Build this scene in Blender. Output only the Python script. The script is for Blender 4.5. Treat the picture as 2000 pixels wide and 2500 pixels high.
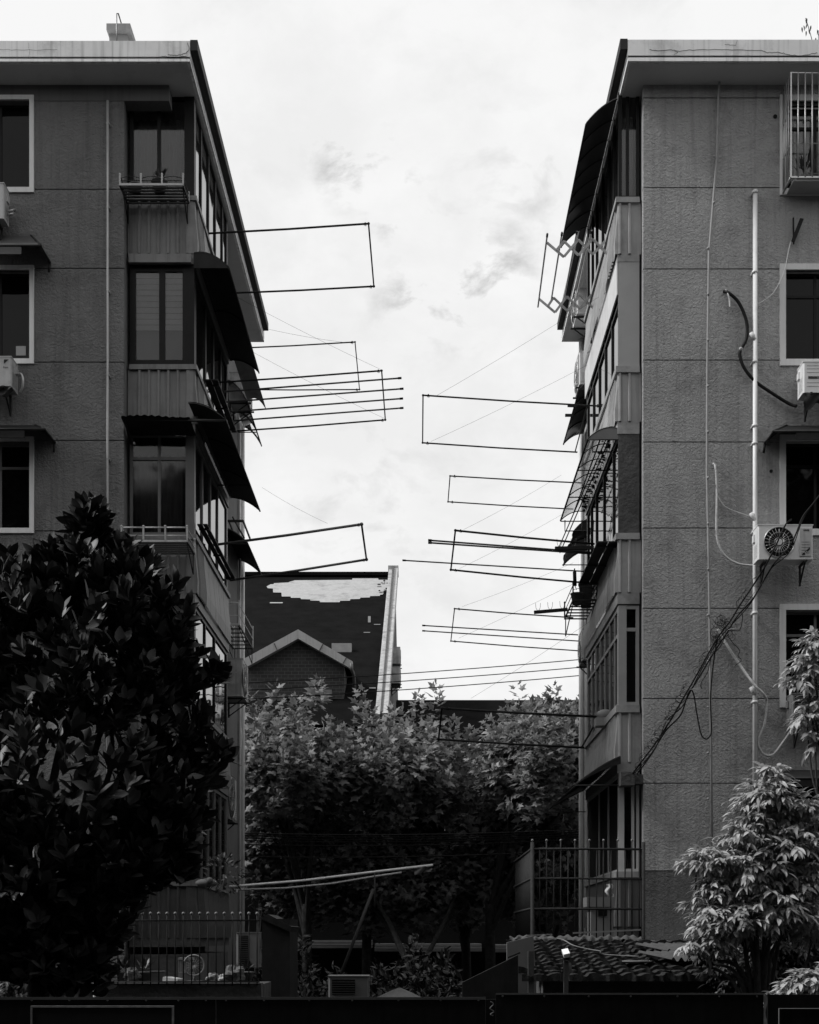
import bpy, math, random
import numpy as np
from mathutils import Vector, Matrix, Euler

for o in list(bpy.data.objects): bpy.data.objects.remove(o, do_unlink=True)
SC = bpy.context.scene
COL = SC.collection
random.seed(7); np.random.seed(7)
R = math.radians

# ------------------------------------------------------------------ camera
F, VX, VY, CZ = 3256.0, 1029.0, 2285.0, 2.9      # focal length / vanishing point in photo pixels, eye height
cd = bpy.data.cameras.new('camera'); cam = bpy.data.objects.new('camera', cd); COL.objects.link(cam)
cam.location = (0, 0, CZ); cam.rotation_euler = (R(90), 0, 0)
cd.sensor_width = 36; cd.sensor_height = 36; cd.sensor_fit = 'AUTO'
cd.lens = F/2500*36
cd.shift_x = -(VX-1000)/2500; cd.shift_y = (VY-1250)/2500
cd.clip_start = 0.1; cd.clip_end = 2000
SC.camera = cam
SC.render.resolution_x = 819; SC.render.resolution_y = 1024

# ------------------------------------------------------------------ world and sun
SUN_EL, SUN_AZ = 47, -86           # elevation, azimuth measured from -Y (behind the camera) towards -X
sd = Vector((math.sin(R(SUN_AZ))*math.cos(R(SUN_EL)), -math.cos(R(SUN_AZ))*math.cos(R(SUN_EL)), math.sin(R(SUN_EL))))
w = bpy.data.worlds.new('World'); SC.world = w; w.use_nodes = True
nt = w.node_tree; N = nt.nodes; L = nt.links; N.clear()
out = N.new('ShaderNodeOutputWorld'); bg = N.new('ShaderNodeBackground'); bg.inputs[1].default_value = 0.1
sky = N.new('ShaderNodeTexSky'); sky.sky_type = 'NISHITA'; sky.sun_disc = False
sky.sun_elevation = R(SUN_EL); sky.sun_rotation = math.atan2(sd.x, sd.y)
bw = N.new('ShaderNodeRGBToBW'); L.new(sky.outputs[0], bw.inputs[0])
tc = N.new('ShaderNodeTexCoord')
def wmath(op, a, b=None, c=None, clamp=False):
    m = N.new('ShaderNodeMath'); m.operation = op; m.use_clamp = clamp
    for i, v in enumerate((a, b, c)):
        if v is None: continue
        if isinstance(v, (int, float)): m.inputs[i].default_value = v
        else: L.new(v, m.inputs[i])
    return m.outputs[0]
def cloud_mask(px, py, rad):
    d = Vector(((px-VX)/F, 1, (VY-py)/F)).normalized()
    v = N.new('ShaderNodeVectorMath'); v.operation = 'DISTANCE'; v.inputs[1].default_value = d
    L.new(tc.outputs['Generated'], v.inputs[0])
    return wmath('SUBTRACT', 1.0, wmath('DIVIDE', v.outputs['Value'], rad), clamp=True)
nz = N.new('ShaderNodeTexNoise'); nz.inputs['Scale'].default_value = 7; nz.inputs['Detail'].default_value = 9
nz.inputs['Roughness'].default_value = .62; nz.inputs['Distortion'].default_value = .15
mp = N.new('ShaderNodeMapping'); mp.inputs['Scale'].default_value = (1, 1, 1.6)
L.new(tc.outputs['Generated'], mp.inputs[0]); L.new(mp.outputs[0], nz.inputs[0])
nz2 = N.new('ShaderNodeTexNoise'); nz2.inputs['Scale'].default_value = 22; nz2.inputs['Detail'].default_value = 8
nz2.inputs['Roughness'].default_value = .6; nz2.inputs['Distortion'].default_value = .25
L.new(mp.outputs[0], nz2.inputs[0])
mr = N.new('ShaderNodeMapRange'); mr.inputs[1].default_value = .42; mr.inputs[2].default_value = .62
mr.inputs[3].default_value = 0; mr.inputs[4].default_value = 1; L.new(nz.outputs[0], mr.inputs[0])
mr2 = N.new('ShaderNodeMapRange'); mr2.inputs[1].default_value = .5; mr2.inputs[2].default_value = .68
mr2.inputs[3].default_value = 0; mr2.inputs[4].default_value = 1; L.new(nz2.outputs[0], mr2.inputs[0])
tot = None
for (px, py, rad, k) in ((860, 395, .035, 1.0), (970, 500, .03, 1.0), (1010, 740, .035, .8), (1200, 668, .04, 1.0), (1120, 690, .05, 1.0), (1010, 730, .03, .9), (1280, 440, .05, .4), (900, 1250, .08, .3)):
    m_ = wmath('MULTIPLY', cloud_mask(px, py, rad), k)
    tot = m_ if tot is None else wmath('MAXIMUM', tot, m_)
g1 = wmath('MULTIPLY', wmath('MULTIPLY', tot, mr2.outputs[0]), 5.5)
g2 = wmath('ADD', wmath('MULTIPLY', mr.outputs[0], .75), wmath('MULTIPLY', mr2.outputs[0], .4))
val = wmath('SUBTRACT', 9.35, wmath('ADD', g1, g2))
val = wmath('ADD', val, wmath('MULTIPLY', bw.outputs[0], .01))
L.new(val, bg.inputs[0]); L.new(bg.outputs[0], out.inputs[0])
sl = bpy.data.lights.new('sun', 'SUN'); so = bpy.data.objects.new('sun', sl); COL.objects.link(so)
sl.energy = 3.2; sl.angle = R(12); sl.color = (1, 1, 1)
so.rotation_euler = sd.to_track_quat('Z', 'Y').to_euler(); so.location = sd*60
SC.view_settings.view_transform = 'Standard'; SC.view_settings.look = 'None'
SC.view_settings.exposure = 0; SC.view_settings.gamma = 1; SC.view_settings.use_curve_mapping = False

# ------------------------------------------------------------------ helpers
def Z(py, Y): return CZ+(VY-py)/F*Y
def X(px, Y): return (px-VX)/F*Y
def W(px, py, Y): return Vector((X(px, Y), Y, Z(py, Y)))

class MB:
    def __init__(s): s.v = []; s.f = []; s.sm = []
    def quad(s, *p, smooth=False):
        n = len(s.v); s.v += [tuple(q) for q in p]; s.f.append(tuple(range(n, n+len(p)))); s.sm.append(smooth); return s
    def box(s, x0, x1, y0, y1, z0, z1):
        n = len(s.v)
        s.v += [(x0,y0,z0),(x1,y0,z0),(x1,y1,z0),(x0,y1,z0),(x0,y0,z1),(x1,y0,z1),(x1,y1,z1),(x0,y1,z1)]
        s.f += [(n,n+3,n+2,n+1),(n+4,n+5,n+6,n+7),(n,n+1,n+5,n+4),(n+1,n+2,n+6,n+5),(n+2,n+3,n+7,n+6),(n+3,n,n+4,n+7)]
        s.sm += [False]*6; return s
    def cbox(s, c, d, rot=None):
        n = len(s.v); hx, hy, hz = d[0]/2, d[1]/2, d[2]/2
        for q in [(-hx,-hy,-hz),(hx,-hy,-hz),(hx,hy,-hz),(-hx,hy,-hz),(-hx,-hy,hz),(hx,-hy,hz),(hx,hy,hz),(-hx,hy,hz)]:
            p = Vector(q)
            if rot is not None: p = rot @ p
            s.v.append(tuple(p+Vector(c)))
        s.f += [(n,n+3,n+2,n+1),(n+4,n+5,n+6,n+7),(n,n+1,n+5,n+4),(n+1,n+2,n+6,n+5),(n+2,n+3,n+7,n+6),(n+3,n,n+4,n+7)]
        s.sm += [False]*6; return s
    def beam(s, a, b, wd, ht):
        a = Vector(a); b = Vector(b); d = b-a; l = d.length
        q = d.to_track_quat('X', 'Z').to_matrix()
        return s.cbox((a+b)/2, (l, wd, ht), q)
    def tube(s, pts, r, n=6, cap=True, smooth=True, r2=None):
        pts = [Vector(p) for p in pts]; k = len(pts); base = len(s.v)
        up = None
        for i, p in enumerate(pts):
            d = (pts[min(i+1, k-1)]-pts[max(i-1, 0)])
            if d.length < 1e-9: d = Vector((0, 0, 1))
            d.normalize()
            if up is None:
                up = d.orthogonal().normalized()
            else:
                up = (up-d*up.dot(d))
                up = up.normalized() if up.length > 1e-6 else d.orthogonal().normalized()
            sd_ = d.cross(up)
            rr = r if r2 is None else r+(r2-r)*i/(k-1)
            for j in range(n):
                a = 2*math.pi*j/n
                s.v.append(tuple(p+up*math.cos(a)*rr+sd_*math.sin(a)*rr))
        for i in range(k-1):
            for j in range(n):
                a = base+i*n+j; b = base+i*n+(j+1) % n
                s.f.append((a, b, b+n, a+n)); s.sm.append(smooth)
        if cap:
            s.f.append(tuple(base+j for j in range(n))[::-1]); s.sm.append(False)
            s.f.append(tuple(base+(k-1)*n+j for j in range(n))); s.sm.append(False)
        return s
    def ball(s, c, r, n=8, sq=(1, 1, 1)):
        base = len(s.v); c = Vector(c); m = n//2+1
        for i in range(m+1):
            th = math.pi*i/m
            for j in range(n):
                a = 2*math.pi*j/n
                s.v.append((c.x+r*sq[0]*math.sin(th)*math.cos(a), c.y+r*sq[1]*math.sin(th)*math.sin(a), c.z+r*sq[2]*math.cos(th)))
        for i in range(m):
            for j in range(n):
                a = base+i*n+j; b = base+i*n+(j+1) % n
                s.f.append((a, a+n, b+n, b)); s.sm.append(True)
        return s
    def lathe(s, c, prof, n=16):
        base = len(s.v); k = len(prof)
        for (r_, z_) in prof:
            for j in range(n):
                a = 2*math.pi*j/n; s.v.append((c[0]+r_*math.cos(a), c[1]+r_*math.sin(a), c[2]+z_))
        for i in range(k-1):
            for j in range(n):
                a = base+i*n+j; b = base+i*n+(j+1) % n
                s.f.append((a, b, b+n, a+n)); s.sm.append(True)
        return s
    def grid(s, fn, nu, nv, smooth=True):
        base = len(s.v)
        for i in range(nu+1):
            for j in range(nv+1): s.v.append(tuple(fn(i/nu, j/nv)))
        for i in range(nu):
            for j in range(nv):
                a = base+i*(nv+1)+j
                s.f.append((a, a+nv+1, a+nv+2, a+1)); s.sm.append(smooth)
        return s
    def prism(s, poly, axis, a, b):
        n = len(s.v); k = len(poly)
        def mk(p, t):
            if axis == 'x': return (t, p[0], p[1])
            if axis == 'y': return (p[0], t, p[1])
            return (p[0], p[1], t)
        s.v += [mk(p, a) for p in poly]+[mk(p, b) for p in poly]
        s.f.append(tuple(range(n, n+k))); s.f.append(tuple(range(n+k, n+2*k))[::-1])
        for i in range(k):
            j = (i+1) % k; s.f.append((n+i, n+k+i, n+k+j, n+j))
        s.sm += [False]*(k+2); return s
    def build(s, name, mat, parent=None, origin=None, fix=True):
        me = bpy.data.meshes.new(name)
        base = Vector((0, 0, 0))
        if parent is not None: base = Vector(parent.get('_o', (0, 0, 0)))
        elif origin is not None: base = Vector(origin)
        me.from_pydata([tuple(Vector(v)-base) for v in s.v], [], s.f)
        me.polygons.foreach_set('use_smooth', s.sm)
        if fix:
            import bmesh
            bm = bmesh.new(); bm.from_mesh(me); bmesh.ops.recalc_face_normals(bm, faces=bm.faces); bm.to_mesh(me); bm.free()
        me.materials.append(mat)
        o = bpy.data.objects.new(name, me); COL.objects.link(o)
        o['_o'] = tuple(base)
        if parent is not None: o.parent = parent
        else: o.location = base
        return o

def tag(o, label=None, cat=None, group=None, kind=None):
    if label: o['label'] = label
    if cat: o['category'] = cat
    if group: o['group'] = group
    if kind: o['kind'] = kind
    return o
def thing(name, label, cat, loc=(0, 0, 0), group=None, rotz=0, local=False):
    o = bpy.data.objects.new(name, None); COL.objects.link(o); o.location = loc
    o.rotation_euler = (0, 0, rotz); o.empty_display_size = .2
    o['_o'] = (0, 0, 0) if local else tuple(loc)
    return tag(o, label, cat, group)
def arc(a, b, sag, n=12):
    a = Vector(a); b = Vector(b)
    return [a.lerp(b, i/n)-Vector((0, 0, 4*sag*(i/n)*(1-i/n))) for i in range(n+1)]
def smoothpath(pts, n=6):
    pts = [Vector(p) for p in pts]; o = []
    for i in range(len(pts)-1):
        p0 = pts[max(i-1, 0)]; p1 = pts[i]; p2 = pts[i+1]; p3 = pts[min(i+2, len(pts)-1)]
        for k in range(n):
            t = k/n
            o.append(.5*((2*p1)+(-p0+p2)*t+(2*p0-5*p1+4*p2-p3)*t*t+(-p0+3*p1-3*p2+p3)*t**3))
    o.append(pts[-1]); return o
def text_part(txt, size, mat, parent, loc, rot=(R(90), 0, 0), name='lettering', ext=.002):
    c = bpy.data.curves.new(name, 'FONT'); c.body = txt; c.size = size; c.extrude = ext; c.resolution_u = 2
    t = bpy.data.objects.new('tmp', c); COL.objects.link(t)
    dg = bpy.context.evaluated_depsgraph_get(); me = bpy.data.meshes.new_from_object(t.evaluated_get(dg))
    bpy.data.objects.remove(t); me.transform(Matrix.Translation(loc) @ Euler(rot).to_matrix().to_4x4())
    me.materials.clear(); me.materials.append(mat)
    o = bpy.data.objects.new(name, me); COL.objects.link(o); o.parent = parent; return o

# ------------------------------------------------------------------ materials
MATS = {}
def mat(name, col, rough=.7, var=.15, scale=3.0, bump=0, bscale=40, metal=0, streak=0, spec=.5, dirt=0, ior=1.5, coat=0, bdist=.01):
    """grey procedural material: base value modulated by noise, optional vertical streaks and bump"""
    m = bpy.data.materials.new(name); m.use_nodes = True; nt = m.node_tree; n = nt.nodes; l = nt.links
    b = n['Principled BSDF']; b.inputs['Roughness'].default_value = rough; b.inputs['Metallic'].default_value = metal
    if col < .05 and spec == .5: spec = .12
    b.inputs['IOR'].default_value = ior; b.inputs['Specular IOR Level'].default_value = spec
    t = n.new('ShaderNodeTexCoord'); geo = n.new('ShaderNodeNewGeometry')
    a = n.new('ShaderNodeTexNoise'); a.inputs['Scale'].default_value = scale; a.inputs['Detail'].default_value = 6
    a.inputs['Roughness'].default_value = .65
    l.new(geo.outputs['Position'], a.inputs[0])
    r = n.new('ShaderNodeMapRange'); r.inputs[1].default_value = .3; r.inputs[2].default_value = .7
    r.inputs[3].default_value = col*(1-var); r.inputs[4].default_value = col*(1+var); l.new(a.outputs[0], r.inputs[0])
    cur = r.outputs[0]
    if streak:
        mp = n.new('ShaderNodeMapping'); mp.inputs['Scale'].default_value = (14, 14, .5); l.new(geo.outputs['Position'], mp.inputs[0])
        s = n.new('ShaderNodeTexNoise'); s.inputs['Scale'].default_value = 1; s.inputs['Detail'].default_value = 4; l.new(mp.outputs[0], s.inputs[0])
        q = n.new('ShaderNodeMapRange'); q.inputs[1].default_value = .5; q.inputs[2].default_value = .72
        q.inputs[3].default_value = 1; q.inputs[4].default_value = 1-streak; l.new(s.outputs[0], q.inputs[0])
        k = n.new('ShaderNodeMath'); k.operation = 'MULTIPLY'; l.new(cur, k.inputs[0]); l.new(q.outputs[0], k.inputs[1]); cur = k.outputs[0]
    if dirt:
        s = n.new('ShaderNodeTexNoise'); s.inputs['Scale'].default_value = 1.7; s.inputs['Detail'].default_value = 10; s.inputs['Roughness'].default_value = .7
        l.new(geo.outputs['Position'], s.inputs[0])
        q = n.new('ShaderNodeMapRange'); q.inputs[1].default_value = .52; q.inputs[2].default_value = .66
        q.inputs[3].default_value = 1; q.inputs[4].default_value = 1-dirt; l.new(s.outputs[0], q.inputs[0])
        k = n.new('ShaderNodeMath'); k.operation = 'MULTIPLY'; l.new(cur, k.inputs[0]); l.new(q.outputs[0], k.inputs[1]); cur = k.outputs[0]
    l.new(cur, b.inputs['Base Color'])
    if bump:
        c = n.new('ShaderNodeTexNoise'); c.inputs['Scale'].default_value = bscale; c.inputs['Detail'].default_value = 4
        l.new(geo.outputs['Position'], c.inputs[0])
        bp = n.new('ShaderNodeBump'); bp.inputs['Strength'].default_value = bump; bp.inputs['Distance'].default_value = bdist
        l.new(c.outputs[0], bp.inputs['Height']); l.new(bp.outputs[0], b.inputs['Normal'])
    MATS[name] = m; return m

def stucco(name, col):
    m = mat(name, col, rough=.9, var=.12, scale=.7, dirt=.22, streak=.19, spec=.1); nt = m.node_tree; n = nt.nodes; l = nt.links
    b = n['Principled BSDF']; geo = n.new('ShaderNodeNewGeometry')
    # worm-like trowelled roughcast
    d = n.new('ShaderNodeTexNoise'); d.inputs['Scale'].default_value = 6; d.inputs['Detail'].default_value = 2
    l.new(geo.outputs['Position'], d.inputs[0])
    ad = n.new('ShaderNodeVectorMath'); ad.operation = 'MULTIPLY_ADD'; ad.inputs[1].default_value = (.1, .1, .1)
    l.new(d.outputs['Color'], ad.inputs[0]); l.new(geo.outputs['Position'], ad.inputs[2])
    v = n.new('ShaderNodeTexNoise'); v.inputs['Scale'].default_value = 24; v.inputs['Detail'].default_value = 4; v.inputs['Roughness'].default_value = .6; v.inputs['Distortion'].default_value = .5
    l.new(ad.outputs[0], v.inputs[0])
    bp = n.new('ShaderNodeBump'); bp.inputs['Strength'].default_value = 1; bp.inputs['Distance'].default_value = .042
    l.new(v.outputs[0], bp.inputs['Height']); l.new(bp.outputs[0], b.inputs['Normal'])
    return m

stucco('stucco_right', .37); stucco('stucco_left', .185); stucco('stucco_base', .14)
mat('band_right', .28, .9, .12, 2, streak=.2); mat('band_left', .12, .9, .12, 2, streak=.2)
mat('white_paint', .88, .6, .06, 1.5, streak=.35, dirt=.2)
mat('fascia', .8, .8, .08, 1.2, streak=.32, dirt=.25)
mat('soffit', .62, .9, .06, .7, dirt=.1)
mat('black_gutter', .035, .6, .2, 3)
mat('surround', .68, .7, .06, 2, streak=.12)
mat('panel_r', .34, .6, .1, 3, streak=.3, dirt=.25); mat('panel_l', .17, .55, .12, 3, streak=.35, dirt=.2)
mat('board_r', .33, .6, .08, 1.5, dirt=.1)
mat('side_white', .66, .7, .06, 2, streak=.2, dirt=.15)
mat('conc_sill', .32, .85, .15, 5, bump=.3, dirt=.3); mat('conc_dark', .07, .9, .3, 3, bump=.6, bscale=14, dirt=.4, bdist=.03)
mat('frame_dark', .014, .45, .2, 4); mat('frame_grey', .3, .5, .08, 4); mat('frame_mid', .12, .5, .1, 4); mat('frame_white', .55, .5, .08, 4)
mat('interior', .02, .9, .3, 2); mat('slab', .12, .9, .2, 2)
mat('blind', .6, .8, .05, 8); mat('curtain', .22, .9, .3, 9); mat('grey_board', .14, .8, .1, 3)
mat('tin_dark', .022, .6, .3, 4, streak=.2); mat('tin_mid', .06, .6, .2, 4)
mat('poly_dark', .05, .35, .15, 4)
mat('iron', .03, .6, .3, 10); mat('rust', .035, .8, .35, 20, bump=.3); mat('steel', .45, .35, .1, 12, metal=.6); mat('steel_dark', .1, .4, .2, 10, metal=.4)
mat('ac_white', .7, .5, .05, 3, dirt=.15); mat('ac_old', .42, .6, .1, 4, streak=.3, dirt=.3); mat('ac_dark', .008, .7, .2, 10)
mat('pvc', .68, .4, .06, 4, dirt=.15); mat('pipe_grey', .3, .6, .1, 4, dirt=.2)
mat('hose_black', .012, .5, .2, 20); mat('hose_wrap', .55, .7, .3, 45); mat('cable', .012, .6, .2, 8)
mat('bark', .05, .9, .4, 12, bump=.6, bscale=30); mat('bark_plane', .02, .9, .6, 7, bump=.3)
mat('roof_dark', .008, .95, .35, 1.5, streak=.4, spec=.02); mat('roof_bare', .36, .9, .12, 5, dirt=.35, streak=.15)
mat('verge', .42, .8, .2, 5, dirt=.5, streak=.3); mat('metal_trim', .42, .6, .1, 2, streak=.25)
mat('ground', .035, .95, .3, .6, bump=.3); mat('soil', .03, .95, .4, 3)
mat('hoarding', .006, .7, .5, 3, spec=.12, streak=.5); mat('sign_face', .012, .6, .1, 2); mat('edge_pale', .16, .7, .4, 12)
mat('clutter_pale', .2, .7, .2, 9); mat('clutter_mid', .1, .8, .3, 9); mat('clay', .1, .85, .2, 9)
mat('tile', .028, .8, .4, 9, bump=.4, dirt=.4); mat('fibre', .055, .85, .25, 6, dirt=.4); mat('wood', .05, .8, .3, 12)
mat('cloth', .4, .9, .2, 6); mat('ink', .02, .5, .05, 4); mat('shop_pale', .2, .6, .15, 4)

def glass_mat(name, base=.01, rough=.03, ior=1.9, wav=.25):
    m = mat(name, base, rough, .2, 1, ior=ior, spec=.9); n = m.node_tree.nodes; l = m.node_tree.links
    geo = n.new('ShaderNodeNewGeometry'); c = n.new('ShaderNodeTexNoise'); c.inputs['Scale'].default_value = 1.3
    l.new(geo.outputs['Position'], c.inputs[0]); bp = n.new('ShaderNodeBump'); bp.inputs['Strength'].default_value = wav; bp.inputs['Distance'].default_value = .02
    l.new(c.outputs[0], bp.inputs['Height']); l.new(bp.outputs[0], n['Principled BSDF'].inputs['Normal']); return m
glass_mat('glass', base=.003, ior=1.2); glass_mat('glass_side', ior=2.6)
def clear_mat(name, tint, refl=.04, spots=False):
    m = bpy.data.materials.new(name); m.use_nodes = True; n = m.node_tree.nodes; l = m.node_tree.links; n.clear()
    o = n.new('ShaderNodeOutputMaterial'); mx = n.new('ShaderNodeMixShader'); t = n.new('ShaderNodeBsdfTransparent'); g = n.new('ShaderNodeBsdfGlossy')
    t.inputs[0].default_value = (tint, tint, tint, 1); g.inputs['Roughness'].default_value = .05
    fr = n.new('ShaderNodeFresnel'); fr.inputs[0].default_value = 1.5
    l.new(fr.outputs[0], mx.inputs[0]); l.new(t.outputs[0], mx.inputs[1]); l.new(g.outputs[0], mx.inputs[2])
    last = mx.outputs[0]
    if spots:
        geo = n.new('ShaderNodeNewGeometry'); c = n.new('ShaderNodeTexNoise'); c.inputs['Scale'].default_value = 9; c.inputs['Detail'].default_value = 6
        l.new(geo.outputs['Position'], c.inputs[0]); sx = n.new('ShaderNodeSeparateXYZ'); l.new(geo.outputs['Position'], sx.inputs[0])
        r = n.new('ShaderNodeMapRange'); r.inputs[1].default_value = 2.95; r.inputs[2].default_value = 3.4; r.inputs[3].default_value = -.14; r.inputs[4].default_value = .1
        l.new(sx.outputs[0], r.inputs[0]); ad = n.new('ShaderNodeMath'); ad.operation = 'ADD'; l.new(c.outputs[0], ad.inputs[0]); l.new(r.outputs[0], ad.inputs[1])
        gt = n.new('ShaderNodeMath'); gt.operation = 'GREATER_THAN'; gt.inputs[1].default_value = .6; l.new(ad.outputs[0], gt.inputs[0])
        d = n.new('ShaderNodeBsdfDiffuse'); d.inputs[0].default_value = (.03, .03, .03, 1); m2 = n.new('ShaderNodeMixShader')
        l.new(gt.outputs[0], m2.inputs[0]); l.new(last, m2.inputs[1]); l.new(d.outputs[0], m2.inputs[2]); last = m2.outputs[0]
    l.new(last, o.inputs[0]); MATS[name] = m; return m
clear_mat('clear_glass', .75); clear_mat('poly_clear', .95, spots=True); clear_mat('poly_smoke', .85)
def translucent(name, c1, c2, k):
    m = M_ = MATS[name]; n = m.node_tree.nodes; l = m.node_tree.links; t = n.new('ShaderNodeBsdfTranslucent'); t.inputs[0].default_value = (c2, c2, c2, 1)
    mx = n.new('ShaderNodeMixShader'); mx.inputs[0].default_value = k; l.new(n['Principled BSDF'].outputs[0], mx.inputs[1]); l.new(t.outputs[0], mx.inputs[2]); l.new(mx.outputs[0], n['Material Output'].inputs[0])
translucent('poly_dark', 0, .06, .5)

def leaf_mat(name, col, rough, var, trans=0):
    m = bpy.data.materials.new(name); m.use_nodes = True; n = m.node_tree.nodes; l = m.node_tree.links
    b = n['Principled BSDF']; b.inputs['Roughness'].default_value = rough; b.inputs['Specular IOR Level'].default_value = .5
    g = n.new('ShaderNodeNewGeometry'); r = n.new('ShaderNodeMapRange'); r.inputs[3].default_value = col*(1-var); r.inputs[4].default_value = col*(1+var)
    l.new(g.outputs['Random Per Island'], r.inputs[0]); l.new(r.outputs[0], b.inputs['Base Color'])
    if trans:
        t = n.new('ShaderNodeBsdfTranslucent'); l.new(r.outputs[0], t.inputs[0]); mx = n.new('ShaderNodeMixShader'); mx.inputs[0].default_value = trans
        l.new(b.outputs[0], mx.inputs[1]); l.new(t.outputs[0], mx.inputs[2]); l.new(mx.outputs[0], n['Material Output'].inputs[0])
    MATS[name] = m; return m
leaf_mat('leaf_magnolia', .034, .55, .6); leaf_mat('leaf_plane', .25, .5, .75, .4); leaf_mat('leaf_plane_shaded', .1, .6, .6, .2); leaf_mat('leaf_pale', .42, .5, .45, .25); leaf_mat('leaf_dark', .03, .5, .5); leaf_mat('leaf_shade_tree', .03, .7, .4)  # lower plane trees get a darker leaf colour standing in for shade
M = MATS

# brick material for the far house
bm_ = bpy.data.materials.new('brick'); bm_.use_nodes = True; n = bm_.node_tree.nodes; l = bm_.node_tree.links
br = n.new('ShaderNodeTexBrick'); tcb = n.new('ShaderNodeNewGeometry'); mpb = n.new('ShaderNodeMapping'); mpb.inputs['Rotation'].default_value = (R(90), 0, 0)
l.new(tcb.outputs['Position'], mpb.inputs[0]); l.new(mpb.outputs[0], br.inputs[0]); br.inputs['Scale'].default_value = 2.2
br.inputs['Color1'].default_value = (.035,)*3+(1,); br.inputs['Color2'].default_value = (.05,)*3+(1,); br.inputs['Mortar'].default_value = (.09,)*3+(1,)
br.inputs['Mortar Size'].default_value = .02; l.new(br.outputs[0], n['Principled BSDF'].inputs['Base Color']); n['Principled BSDF'].inputs['Roughness'].default_value = .9
M['brick'] = bm_

# ------------------------------------------------------------------ ground
g = MB().grid(lambda u, v: (-150+300*u, -60+400*v, .02*math.sin(u*90)*math.sin(v*110)), 40, 40).build('ground', M['ground'])
tag(g, kind='structure')

# ------------------------------------------------------------------ apartment buildings
def wall_panels(x0, x1, zs, Yf, holes, mt, parent, gap=.018, name='wall', side_ret=None):
    """roughcast panels between horizontal grooves with window holes cut out, on a backing sheet"""
    m = MB(); mb = MB(); BASEZ = Z(2126, 22.6)
    for a, b in zip(zs[:-1], zs[1:]):
        za, zb = a+gap/2, b-gap/2
        cuts = sorted({za, zb}|{z for h in holes for z in (h[2], h[3]) if za < z < zb})
        for p, q in zip(cuts[:-1], cuts[1:]):
            mid = (p+q)/2; xs = [(x0, x1)]
            for h in holes:
                if h[2] < mid < h[3]:
                    nx = []
                    for (s, e) in xs:
                        if h[1] <= s or h[0] >= e: nx.append((s, e)); continue
                        if h[0] > s: nx.append((s, h[0]))
                        if h[1] < e: nx.append((h[1], e))
                    xs = nx
            for (s, e) in xs: (m if mid > BASEZ else mb).box(s, e, Yf, Yf+.13, p, q)
    mb.build('base_course', M['stucco_base' if x0 > 0 else 'stucco_left'], parent)
    return m.build(name, mt, parent)

def window(parent, x0, x1, z0, z1, Yf, bw_=.075, sash=(.45,), transom=None, fm='frame_mid', sur='surround', pm='glass'):
    """window with painted surround, recessed frame and panes; x0..z1 is the hole"""
    sgn = 1
    f = MB()
    f.box(x0-bw_, x1+bw_, Yf-.035, Yf+.05, z1, z1+bw_); f.box(x0-bw_, x1+bw_, Yf-.035, Yf+.05, z0-bw_-.01, z0)
    f.box(x0-bw_, x0, Yf-.033, Yf+.05, z0, z1); f.box(x1, x1+bw_, Yf-.033, Yf+.05, z0, z1)
    wdw = f.build('window', M[sur], parent)
    fr = MB(); t = .045; Y = Yf+.12
    fr.box(x0, x1, Y, Y+.05, z0, z0+t); fr.box(x0, x1, Y, Y+.05, z1-t, z1); fr.box(x0, x0+t, Y+.002, Y+.048, z0+t, z1-t); fr.box(x1-t, x1, Y+.002, Y+.048, z0+t, z1-t)
    xs = [x0+t]+[x0+(x1-x0)*s for s in sash]+[x1-t]
    for s in xs[1:-1]: fr.box(s-t/2, s+t/2, Y+.004, Y+.046, z0+t, z1-t)
    zt = z1-t
    if transom: zt = z0+(z1-z0)*transom; fr.box(x0+t, x1-t, Y-.002, Y+.052, zt-t/2, zt+t/2)
    fr.build('window_frame', M[fm], wdw)
    for a, b in zip(xs[:-1], xs[1:]):
        MB().box(a, b, Y+.02, Y+.026, z0+t, z1-t).build('pane', M[pm], wdw)
    MB().box(x0-.02, x1+.02, Y+.3, Y+.34, z0-.02, z1+.02).build('room_back', M['interior'], wdw)
    return wdw

def eave(parent, xe, xfar, sgn, ztop, zbot, Y0=22.0, Y1=32.4):
    """roof slab: sgn +1 when the open side faces +X"""
    fz = ztop-.295
    m = MB()
    m.box(min(xe, xfar), max(xe, xfar), Y0, Y1, fz+.03, ztop-.005)
    m.build('roof', M['fascia'], parent)
    m = MB(); d = .03*sgn
    m.box(min(xe-d*.4, xfar), max(xe-d*.4, xfar), Y0+.02, Y1-.02, fz-.002, fz+.03)
    m.build('fascia_groove', M['black_gutter'], parent)
    m = MB(); m.box(min(xe, xfar), max(xe, xfar), Y0, Y1, zbot, fz-.004); m.build('fascia', M['white_paint'], parent)
    # soffit sheet just under the slab
    m = MB(); m.box(min(xe-.05*sgn, xfar), max(xe-.05*sgn, xfar), Y0+.05, Y1-.05, zbot-.012, zbot-.001); m.build('soffit', M['soffit'], parent)
    m = MB(); xg = xe+.125*sgn
    m.box(min(xe+.003*sgn, xg), max(xe+.003*sgn, xg), Y0, Y1-.2, ztop-.16, ztop+.012)
    m.build('gutter', M['black_gutter'], parent)

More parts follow.
